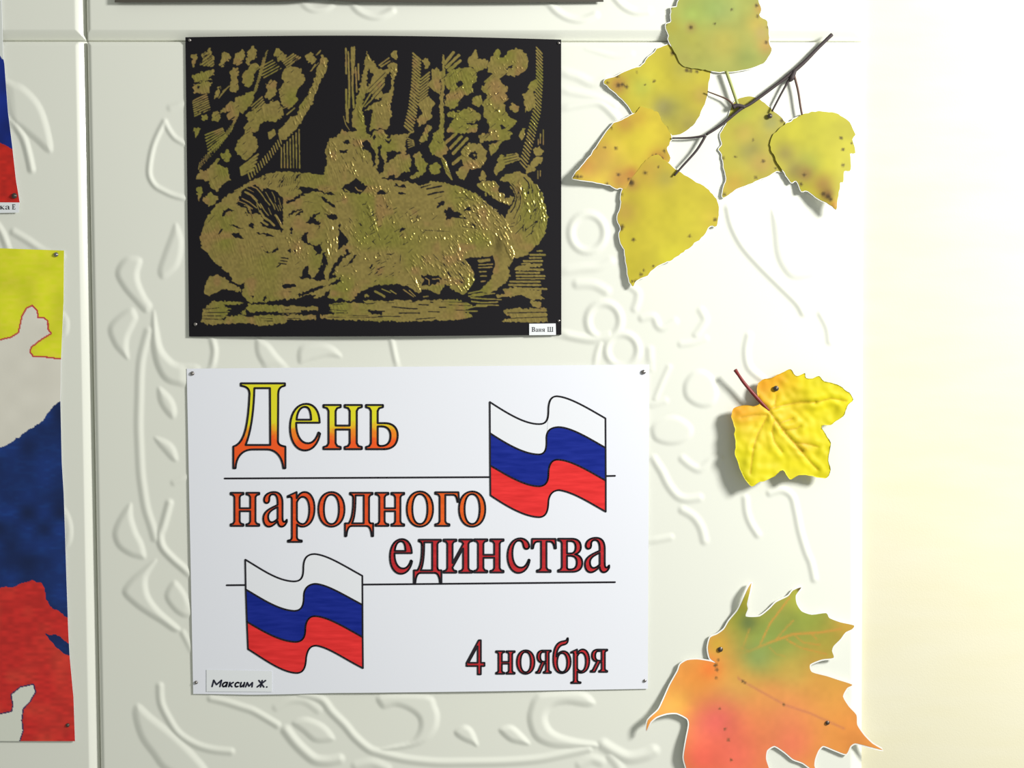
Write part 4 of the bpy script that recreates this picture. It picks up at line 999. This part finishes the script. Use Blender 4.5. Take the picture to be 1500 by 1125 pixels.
def blade(name, outl, dfun, colfun, parent, rim=1.0, step=2.4, seed=1, thick=0.0004, rimfun=None):
    p = outl
    V, Fs, border = cdt(p, step, seed)
    X, Y = V[:, 0], V[:, 1]; d = dfun(X, Y)
    W = [P(X, Y, d)]; col = [lin(np.clip(colfun(X, Y), 0, 255))]
    faces = list(Fs); fm = [0] * len(Fs); n0 = len(V)
    if rim > 0:                               # white card the print was cut out of, a little larger than the print
        o2 = offset(p, rim if rimfun is None else rimfun(p, rim)); V2, F2, b2 = cdt(o2, step * 3, seed + 5)
        d2 = dfun(V2[:, 0], V2[:, 1]) - 0.00012
        W.append(P(V2[:, 0], V2[:, 1], d2)); W.append(P(V2[:, 0], V2[:, 1], d2 - thick))
        m = len(V2); faces += [[n0 + i for i in f] for f in F2] + [[n0 + m + i for i in f[::-1]] for f in F2]
        faces += [[n0 + a, n0 + b, n0 + m + b, n0 + m + a] for a, b in b2]
        col.append(np.ones((2 * m, 3)) * .8)
    else:
        W.append(P(X, Y, d - thick)); m = len(V)
        faces += [[m + i for i in f[::-1]] for f in Fs] + [[a, b, m + b, m + a] for a, b in border]
        col.append(col[0])
    fm += [1 if rim > 0 else 0] * (len(faces) - len(fm))
    o = mk(name, np.concatenate(W), faces, [m_leaf, m_rim], parent, col=np.concatenate(col), face_mat=fm)
    if rim > 0: o.data.polygons.foreach_set('use_smooth', np.array(fm) == 0)
    return o
def blend(c, col, m):
    return c + (np.array(col, float) - c) * np.clip(m, 0, 1)[..., None]
def blob(X, Y, x, y, r, s=1.0):
    return s * np.clip(1.25 - np.hypot(X - x, Y - y) / r, 0, 1)
def soft(X, Y, x, y, r): return np.exp(-((X - x) ** 2 + (Y - y) ** 2) / (r * r))
def spots(c, X, Y, lst, col=(74, 58, 30)):
    for x, y, r in lst: c = blend(c, col, blob(X, Y, x, y, r + .6) * .95)
    return c
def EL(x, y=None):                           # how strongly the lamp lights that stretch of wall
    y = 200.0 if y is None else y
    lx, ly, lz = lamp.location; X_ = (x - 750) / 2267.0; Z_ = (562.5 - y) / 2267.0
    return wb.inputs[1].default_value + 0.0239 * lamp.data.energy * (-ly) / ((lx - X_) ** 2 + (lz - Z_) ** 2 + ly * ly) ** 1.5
Z5, Z6, Z7 = (830, 0, 5.0), (1020, 40, 4.0167), (830, 140, 3.8808)
def leaf_col(base, mids, spot, seed):
    def f(X, Y):
        n = vnoise(X, Y, 26, seed)[..., None]; n2_ = vnoise(X, Y, 9, seed + 1)[..., None]
        c = np.ones(X.shape + (3,)) * np.array(base, float)
        for x, y, r, col in mids: c = blend(c, col, soft(X, Y, x, y, r))
        c = c * (.94 + .08 * n + .04 * n2_)
        c = spots(c, X, Y, spot)
        c = np.clip(c, 0, 255)
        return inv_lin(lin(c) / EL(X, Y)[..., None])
    return f
def inv_lin(l):
    l = np.clip(l, 0, 1); return 255 * np.where(l <= .0031308, 12.92 * l, 1.055 * l ** (1 / 2.4) - .055)
branch = empty('birch_branch', P(1216, 52, 0.002))
tag(branch, 'cut-out birch twig with six yellowing leaves at the upper right', 'leaf branch')
LEAVES = [
 (q('825,0 812,45 790,52 765,62 770,120 765,160 730,180 742,240 760,330 800,400 842,470 900,497 980,505 1050,522 1150,527 1280,517 1420,472 1470,422 1500,370 1482,300 1476,200 1470,150 1420,120 1420,60 1405,0 1380,-100 1290,-210 1180,-330 1080,-250 960,-180 880,-100', *Z5),
  0.0021, (184, 188, 92), [(1045, 18, 34, (168, 192, 104)), (1010, 60, 28, (192, 190, 84)), (1060, 62, 30, (200, 190, 90)), (1000, 88, 20, (184, 180, 88)), (1110, 35, 18, (206, 186, 86)), (1122, 66, 14, (204, 168, 86)), (1095, 86, 16, (172, 182, 90)), (985, 40, 12, (184, 178, 74)), (1113, 12, 8, (206, 170, 84)), (1015, 20, 16, (182, 202, 100)), (1012, 40, 8, (178, 160, 84)), (1116, 48, 10, (198, 176, 100))],
  [(1012, 40, 2.5), (1072, 14, 1.5), (1047, 35, 1.5), (983, 12, 1.5), (1108, 8, 2), (1124, 40, 1.5), (976, 36, 1.2), (1110, 24, 2), (1122, 62, 2)], 71),
 (q('275,595 375,555 480,500 540,485 600,420 690,345 800,330 900,420 1050,470 1055,540 1030,680 1000,790 940,900 880,960 780,990 700,960 600,900 540,830 490,830 430,750 340,660', *Z5),
  0.0011, (206, 192, 60), [(905, 124, 14, (182, 138, 62)), (985, 160, 22, (178, 172, 70)), (1010, 180, 20, (178, 166, 76)), (960, 110, 24, (214, 202, 60)), (1000, 100, 20, (190, 180, 72)), (972, 158, 16, (166, 158, 90)), (1028, 140, 14, (204, 178, 76)), (940, 128, 16, (196, 196, 70))],
  [(985, 78, 2.6), (958, 119, 1.8), (945, 124, 1.2), (1006, 103, 2.6), (1012, 104, 2), (1021, 105, 2), (904, 112, 1.8), (890, 121, 1.5), (932, 106, 1), (906, 125, 3), (912, 124, 2.4), (918, 127, 2), (977, 188, 1.6)], 73),
 (q('35,465 70,420 130,350 165,295 250,175 330,130 390,100 410,75 430,62 500,85 530,110 550,160 575,190 597,240 582,275 572,310 590,370 500,440 400,500 350,525 315,526 280,525 230,505 150,490 60,475', *Z7),
  0.0023, (220, 196, 62), [(860, 240, 20, (208, 150, 62)), (880, 225, 24, (206, 166, 68)), (910, 262, 18, (204, 152, 66)), (940, 200, 30, (228, 208, 60)), (935, 172, 14, (216, 182, 60)), (915, 180, 14, (206, 162, 66)), (965, 232, 14, (190, 140, 54)), (925, 255, 10, (196, 136, 60))],
  [(895, 187, 1.8), (886, 216, 1.6), (902, 217, 1.8), (906, 256, 2.2), (945, 253, 2.4), (921, 262, 1.8), (973, 221, 1.6), (840, 258, 2.6), (846, 259, 2.2), (851, 259, 1.8), (889, 269, 1.8), (872, 216, 1.2), (966, 230, 1.6), (970, 232, 1.6), (961, 227, 1.5), (956, 228, 1.5)], 75),
 (q('560,372 610,410 690,465 780,515 830,560 860,620 862,680 850,740 810,745 790,790 740,830 690,870 640,910 590,940 560,950 500,980 460,1020 400,1050 380,1085 360,1060 340,960 330,890 310,840 300,790 305,750 290,690 310,620 310,560 325,520 360,480 430,392 470,352 520,337', *Z7),
  0.0027, (214, 198, 56), [(925, 268, 12, (196, 150, 76)), (950, 250, 26, (210, 176, 66)), (915, 310, 20, (202, 170, 70)), (1000, 330, 40, (222, 208, 58)), (985, 380, 26, (216, 206, 50)), (930, 395, 16, (196, 182, 50)), (975, 262, 14, (190, 174, 70)), (1045, 320, 16, (222, 200, 66))],
  [(945, 253, 2.2), (911, 332, 2.8), (910, 336, 2.2), (928, 351, 2.4), (1047, 322, 2), (1010, 346, 1.6), (939, 402, 2), (943, 396, 1.4), (931, 412, 2), (925, 268, 4), (922, 266, 3), (964, 245, 1.5), (957, 390, 1.6), (910, 285, 1.5), (926, 412, 1.5)], 77),
 (q('205,480 240,425 310,408 370,425 430,475 490,525 540,580 540,700 520,790 510,846 460,850 400,885 330,915 250,945 200,975 160,1000 155,960 175,890 165,840 155,770 150,740 130,720 150,690 140,640 165,590 185,540', *Z6),
  0.0012, (204, 194, 70), [(1085, 165, 18, (196, 200, 72)), (1100, 220, 20, (164, 158, 80)), (1115, 240, 18, (204, 176, 86)), (1135, 200, 20, (202, 188, 80)), (1130, 180, 14, (178, 174, 96)), (1075, 270, 18, (204, 172, 62)), (1090, 195, 16, (212, 190, 82)), (1085, 150, 12, (190, 178, 66))],
  [(1118, 236, 2.2), (1135, 225, 2), (1107, 260, 1.8), (1136, 247, 1.2), (1061, 285, 1.8), (1059, 231, 1.5), (1145, 177, 2.4), (1148, 175, 2), (1077, 230, 1.3), (1104, 205, 1.3)], 79),
 (q('520,570 560,550 620,515 700,495 780,500 850,520 900,560 935,630 920,660 940,740 905,745 910,835 870,850 865,910 845,920 835,990 825,1070 800,1055 720,1010 660,965 620,965 590,905 560,915 530,870 510,845 470,780 440,720 440,660 480,600', *Z6),
  0.0026, (216, 208, 62), [(1185, 240, 22, (194, 196, 76)), (1165, 250, 16, (172, 158, 76)), (1150, 225, 16, (178, 164, 76)), (1205, 270, 16, (192, 156, 74)), (1212, 285, 9, (150, 112, 60)), (1180, 255, 12, (170, 140, 74)), (1200, 185, 30, (220, 214, 60)), (1230, 220, 24, (222, 214, 64)), (1222, 300, 8, (214, 160, 60))],
  [(1232, 202, 1.8), (1235, 219, 2), (1235, 242, 2), (1248, 210, 1.4), (1173, 270, 2.2), (1213, 288, 3.4), (1206, 284, 2.8), (1178, 256, 2), (1217, 292, 2.6)], 81),
]
TIP = [.001, .0018, .0045, .0012, .0006, .0060]
FREE = [(1050, 20), (890, 125), (845, 258), (928, 415), (1062, 285), (1222, 302)]
for i, (p, d0, base, mids, spot, seed) in enumerate(LEAVES):
    o_ = outline_noise(p, 1.3, 4, seed)
    fx, fy = FREE[i]; R0 = max(np.ptp(p[:, 0]), np.ptp(p[:, 1]))
    def dfun(X, Y, fx=fx, fy=fy, d0=d0, R0=R0, seed=seed, i_=i):
        r = np.hypot(X - fx, Y - fy) / R0
        return d0 + TIP[i_] * np.clip(1 - 1.7 * r, 0, 1) ** 1.5 - 0.0006 * np.clip(r - .3, 0, 1) + 0.0006 * (vnoise(X, Y, 46, seed) - .5)
    def rf(pp, e, i=i):                       # no white margin where this leaf lies over a neighbour
        m = np.zeros(len(pp), bool)
        for j in range(len(LEAVES)):
            if j != i: m |= inside(pp[:, 0], pp[:, 1], LEAVES[j][0])
        return np.where(m, 0.0, e)
    lf = blade('leaf', o_, dfun, leaf_col(base, mids, spot, seed), branch, rim=1.2, seed=seed, rimfun=rf)
    lf['label'] = ('broad green leaf cut by the top photo edge', 'yellow leaf pointing left under the green one', 'golden leaf pointing left with brown spots', 'large yellow leaf pointing down', 'yellow leaf with a grey green patch, behind the right one', 'yellow leaf at the right with a brown tip')[i]
def tube(name, pts, radii, d, m, parent, sides=8):
    p = smooth(pts, 5); n = len(p); rr = np.interp(np.linspace(0, 1, n), np.linspace(0, 1, len(radii)), radii); dd = np.interp(np.linspace(0, 1, n), np.linspace(0, 1, len(d)), d)
    W = P(p[:, 0], p[:, 1], dd); V = []; Fs = []
    for i in range(n):
        t = W[min(i + 1, n - 1)] - W[max(i - 1, 0)]; t = t / (np.linalg.norm(t) + 1e-12)
        a = np.array([0, 1., 0]); b = np.cross(t, a); b /= np.linalg.norm(b); a = np.cross(b, t)
        for k in range(sides):
            th = 2 * math.pi * k / sides; V.append(W[i] + rr[i] * (math.cos(th) * a + math.sin(th) * b))
    for i in range(n - 1):
        for k in range(sides): Fs.append([i * sides + k, i * sides + (k + 1) % sides, (i + 1) * sides + (k + 1) % sides, (i + 1) * sides + k])
    Fs.append(list(range(sides))[::-1]); Fs.append([(n - 1) * sides + k for k in range(sides)])
    return mk(name, V, Fs, m, parent)
m_twig = mat('dark_bark', lin(np.array([66, 54, 56.])) / 1.4, rough=.7, bump=(800, .2, .0003))
m_pet = mat('brown_petiole', lin(np.array([112, 84, 72.])) / 1.4, rough=.6)
m_petg = mat('green_petiole', lin(np.array([176, 184, 110.])) / 1.3, rough=.6)
TW = 0.0038
tube('twig', q('798,42 720,118 640,200 570,262 480,332 330,442 260,482 150,572 58,632', *Z6), [.0012, .0011, .0012, .0013, .0010, .0010, .0010, .0009, .0008], [TW - .001, TW], m_twig, branch)
tube('petiole', q('790,228 700,240 600,242', *Z7), [.0008, .0005], [TW, TW - .001], m_twig, branch)
tube('petiole', q('790,228 740,310 660,400 612,455', *Z7), [.0009, .0006], [TW, TW], m_twig, branch)
tube('petiole', q('285,470 240,460 215,470', *Z6), [.0012, .0016], [TW, TW], m_twig, branch)
tube('petiole', q('250,470 232,420 205,340 176,258', *Z6), [.0009, .0011], [TW, TW], m_petg, branch)
tube('petiole', q('225,465 190,430 150,410 66,378', *Z6), [.0007, .0004], [TW, TW - .001], m_pet, branch)
tube('petiole', q('565,285 545,310 500,390 445,495', *Z6), [.0012, .0007, .0006], [TW, TW - .001], m_twig, branch)
tube('petiole', q('575,280 598,370 612,460 622,515', *Z6), [.0008, .0007], [TW, TW], m_pet, branch)
tube('bud', q('580,255 560,300 545,318', *Z6), [.0012, .0018, .0006], [TW, TW], m_twig, branch)

# ---------------------------------------------------------------- yellow maple leaf
Z8 = (1030, 520, 5.356)
ym = q('430,335 425,240 465,195 530,180 580,155 640,130 690,110 725,160 760,160 800,140 810,180 860,185 910,165 950,205 1030,225 1060,235 1110,270 1160,310 1177,350 1140,390 1120,440 1100,480 1040,520 1000,550 930,555 960,620 1003,690 990,760 985,830 1000,900 970,962 920,965 830,945 750,945 690,976 660,955 625,905 560,950 480,990 440,995 380,1030 330,980 300,920 270,830 250,780 255,700 245,620 250,580 225,500 222,470 240,420 280,400 350,395 410,400 445,380', *Z8)
VEINS = [q(s, *Z8) for s in ('430,340 520,440 640,610 770,755', '520,425 640,392 760,372 880,372', '500,470 400,470 300,490', '505,480 430,620 395,730', '640,592 730,578 760,560', '590,540 640,520 700,500', '720,690 830,700 900,720', '560,520 540,600 560,680 620,760', '560,400 575,320', '770,755 850,850 900,900', '395,730 380,850 370,930', '880,372 1000,340 1120,360')]
def ym_h(X, Y):
    h = 0.0007 * (vnoise(X, Y, 9, 91) - .5) + 0.0014 * (vnoise(X, Y, 26, 92) - .5)
    for i, vn in enumerate(VEINS):
        d = seg_dist(X, Y, vn); h = h - (0.0007 if i < 2 else 0.00035) * np.exp(-(d / (2.4 if i < 2 else 2.0)) ** 2) + 0.00025 * np.exp(-((d - 7) / 4.0) ** 2)
    return h
def ym_d(X, Y):
    r = np.hypot(X - 1136, Y - 569) / 150.0
    return 0.0062 + 0.0020 * r + 0.0030 * soft(X, Y, 1085, 650, 50) + 0.002 * soft(X, Y, 1105, 705, 30) + ym_h(X, Y)
def ym_col(X, Y):
    n = vnoise(X, Y, 15, 93)[..., None]
    c = np.ones(X.shape + (3,)) * np.array([246, 232, 22.])
    for x, y, r, col in ((1118, 565, 20, (252, 170, 36)), (1140, 556, 20, (250, 176, 34)), (1090, 605, 22, (252, 182, 44)), (1105, 600, 18, (252, 190, 48)), (1078, 600, 14, (252, 176, 40)), (1125, 590, 14, (252, 196, 50)), (1165, 590, 20, (240, 212, 36)), (1150, 620, 24, (246, 212, 42)), (1160, 560, 14, (252, 212, 30)), (1110, 640, 24, (250, 224, 48)), (1085, 680, 24, (236, 226, 24)), (1176, 655, 14, (244, 208, 36))):
        c = blend(c, col, soft(X, Y, x, y, r) * .9)
    c = c * (.95 + .07 * n)
    for i, vn in enumerate(VEINS): c = blend(c, (206, 160, 26), (.9 if i == 0 else .55) * np.exp(-(seg_dist(X, Y, vn) / 1.2) ** 2))
    return inv_lin(lin(np.clip(c, 0, 255)) / 1.35)
yl = empty('yellow_maple_leaf', P(1136, 569, 0.002))
tag(yl, 'bright yellow maple leaf with a red stem pinned beside the white sheet', 'leaf')
lb = blade('blade', outline_noise(ym, .7, 3, 95), ym_d, ym_col, yl, rim=0, step=1.7, seed=96, thick=.0003)
tube('stem', q('252,118 280,160 330,230 430,345 520,440', *Z8), [.0013, .0010, .0011, .0012, .0007], [.0092, .0084, .0074, .0072, .0066], mat('red_stem', lin(np.array([142, 40, 40.])) / 1.3, rough=.5), yl)

# ---------------------------------------------------------------- orange and green maple cut-out
Z9 = (940, 850, 4.054)
om = q('440,490 405,462 393,400 408,340 450,320 490,290 520,240 570,180 600,120 630,50 652,15 642,70 625,140 630,170 618,215 700,215 760,170 800,130 870,95 900,60 948,42 915,90 920,140 950,185 1010,205 1095,195 1115,225 1180,250 1260,268 1250,290 1210,310 1180,350 1140,390 1130,420 1140,460 1070,470 1000,500 1010,545 1100,570 1160,590 1250,620 1220,640 1195,690 1230,750 1275,800 1280,860 1320,920 1370,970 1432,1008 1340,985 1270,968 1240,985 1215,1032 1150,1010 1080,983 1050,1010 1030,1060 1025,1100 1035,1140 960,1085 900,1062 850,1020 790,983 745,1010 738,1060 755,1115 775,1180 850,1230 780,1260 700,1320 640,1420 590,1500 540,1420 430,1360 330,1350 360,1300 290,1230 265,1115 250,1050 265,950 282,860 272,820 210,788 150,790 90,810 52,842 28,895 38,830 100,770 130,710 170,620 215,540 230,500 270,475 330,470 400,480', *Z9)
om_e = smooth(om, 4, True)
# keep the cut shape's sharp tips: blend of the traced corners and the smooth curve
om_e = np.concatenate([np.linspace(om[i], om[(i + 1) % len(om)], 4, endpoint=False) * .35 + om_e[i * 4:i * 4 + 4] * .65 for i in range(len(om))])
OV = [q(s, *Z9) for s in ('440,490 600,600 850,740 1000,790 1200,880', '460,465 620,430 760,370 900,320 1060,310 1180,290', '700,390 760,260 880,100', '860,350 940,400 1100,440', '590,430 640,290', '460,500 480,700 510,950 530,1080 560,1300', '700,640 760,780 850,960', '760,400 800,440 850,450', '900,320 960,370 1060,385', '1000,310 1040,350', '640,425 590,400', '800,350 860,280 900,240')]
def om_d(X, Y):
    e = soft(X, Y, 955, 1055, 34) * .006 + soft(X, Y, 1005, 1100, 40) * .004 + soft(X, Y, 1090, 870, 22) * .005 + soft(X, Y, 1245, 930, 50) * .003 + soft(X, Y, 1285, 1095, 30) * .004
    return 0.0024 + .7 * e + 0.002 * np.clip((1000 - X) / 60, 0, 1) + 0.001 * (vnoise(X, Y, 60, 97) - .5)
def om_col(X, Y):
    n = vnoise(X, Y, 22, 98)[..., None]; n2_ = vnoise(X, Y, 7, 99)[..., None]
    c = np.ones(X.shape + (3,)) * np.array([240, 162, 76.])
    for x, y, r, col in ((1185, 905, 76, (152, 168, 66)), (1120, 930, 52, (146, 168, 80)), (1085, 900, 34, (160, 164, 60)), (1150, 962, 42, (146, 168, 78)), (1240, 918, 20, (214, 168, 66)), (1215, 960, 30, (172, 170, 66)), (1110, 965, 22, (140, 166, 92)),
                         (1050, 945, 14, (214, 172, 62)), (1080, 1015, 34, (226, 182, 84)), (1200, 1000, 46, (236, 172, 78)), (1160, 985, 26, (204, 180, 80)), (1150, 1050, 50, (244, 154, 92)), (1050, 1060, 40, (236, 106, 104)), (1075, 1110, 60, (240, 112, 92)), (1020, 990, 26, (244, 156, 70)), (1040, 980, 16, (246, 134, 60)),
                         (990, 1030, 22, (238, 176, 78)), (1030, 1110, 34, (238, 104, 84)), (1160, 1090, 36, (240, 128, 92)), (1250, 1080, 40, (240, 152, 74)), (1170, 875, 18, (186, 190, 72)), (1095, 880, 14, (178, 172, 58)), (1096, 912, 14, (110, 126, 70)), (1130, 1020, 18, (236, 158, 86))):
        c = blend(c, col, soft(X, Y, x, y, r) * .92)
    c = c * (.955 + .05 * n + .03 * n2_)
    for i, vn in enumerate(OV):
        green = np.clip((965 - Y + (X - 1100) * .25) / 40, 0, 1)
        c = blend(c, (214, 158, 70), (1.0 if i in (1, 2, 3) else .7) * green * np.exp(-(seg_dist(X, Y, vn) / (1.9 if i == 1 else 1.3)) ** 2))
    c = blend(c, (196, 120, 96), .5 * np.exp(-(seg_dist(X, Y, OV[0]) / 1.8) ** 2) * (X > 1080))
    c = spots(c, X, Y, [(1049, 974, 2), (1050, 981, 2.2), (1047, 975, 1.6), (1049, 993, 1.6), (1052, 967, 1.5), (1088, 998, 1.6), (1091, 1000, 1.4), (1148, 1032, 1.8), (1062, 1068, 1.5), (1067, 1084, 1.6), (1071, 1113, 1.8), (1054, 1038, 1.2), (1170, 863, 3), (1174, 862, 2.5)], (96, 78, 44))
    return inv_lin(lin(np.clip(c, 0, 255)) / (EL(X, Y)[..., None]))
ol = empty('orange_maple_leaf', P(1055, 951, 0.002))
tag(ol, 'paper maple leaf cut-out fading from green to orange and red', 'leaf')
blade('blade', om_e, om_d, om_col, ol, rim=2.0, step=2.2, seed=101, thick=.0005)

# ================================================================== pins
m_pin = mat('steel_pin', (0.30, 0.28, 0.27), rough=.32, metal=.9)
m_pin_dark = mat('dark_pin', (0.10, 0.085, 0.07), rough=.35, metal=.6)
def pin(px, py, d, r, label, m=m_pin, group='pins'):
    prof = [(0.0, 1.0), (.35, .95), (.62, .72), (.70, .5), (.95, .52), (1.05, .38), (1.0, .12), (.2, .0), (.18, -1.6), (.0, -2.2)]
    c = P(px, py, d); n = 14; V, Fs = [], []
    for i, (a_, h) in enumerate(prof):
        for k in range(n):
            th = 2 * math.pi * k / n; V.append(c + np.array([a_ * r * math.cos(th), -h * r, a_ * r * math.sin(th)]))
    for i in range(len(prof) - 1):
        for k in range(n): Fs.append([i * n + k, i * n + (k + 1) % n, (i + 1) * n + (k + 1) % n, (i + 1) * n + k])
    o = mk('pin', V, Fs, m, None, origin=c)
    return tag(o, label, 'pin', group)
cd = lambda x, y: float(card_d(np.array(x), np.array(y))) + .0002
pd = lambda x, y: float(paper_d(np.array(x), np.array(y))) + .0002
pin(278, 59, cd(278, 59), .0010, 'tiny pin in the upper left corner of the black card')
pin(818.5, 63, cd(818, 63), .0008, 'tiny pin in the upper right corner of the black card')
pin(286.5, 475, cd(286, 475), .0011, 'tiny pin in the lower left corner of the black card')
pin(818.5, 470, cd(818, 470), .0008, 'tiny pin in the lower right corner of the black card')
pin(282, 547, pd(282, 547), .0013, 'grey pin in the upper left corner of the white sheet')
pin(942.5, 545, pd(942, 545), .0014, 'grey pin in the upper right corner of the white sheet')
pin(287.5, 999.5, pd(288, 999), .0011, 'small pin in the lower left corner of the white sheet')
pin(944.5, 997, pd(944, 997), .0010, 'small pin in the lower right corner of the white sheet')
pin(82.5, 373, 0.0016, .0014, 'pin in the yellow upper corner of the map painting')
pin(99.5, 1062, 0.0016, .0012, 'pin in the red lower corner of the map painting', m_pin_dark)
pin(21.5, 287, 0.0016, .0017, 'dark pin in the red corner of the flag painting', m_pin_dark)
pin(1127.5, 170, 0.0020, .0016, 'dark pin through the leaf behind the birch twig', m_pin_dark)
pin(1136.5, 569, float(ym_d(np.array(1136.5), np.array(569.))) + .0006, .0017, 'dark pin through the orange shoulder of the yellow maple leaf', m_pin_dark)
pin(1055, 951, float(om_d(np.array(1055.), np.array(951.))) + .0003, .0016, 'dark pin near the notch of the orange maple leaf', m_pin_dark)
pin(1212, 1058.5, float(om_d(np.array(1212.), np.array(1058.))) + .0003, .0013, 'small dark pin in the orange right lobe of the maple leaf', m_pin_dark)
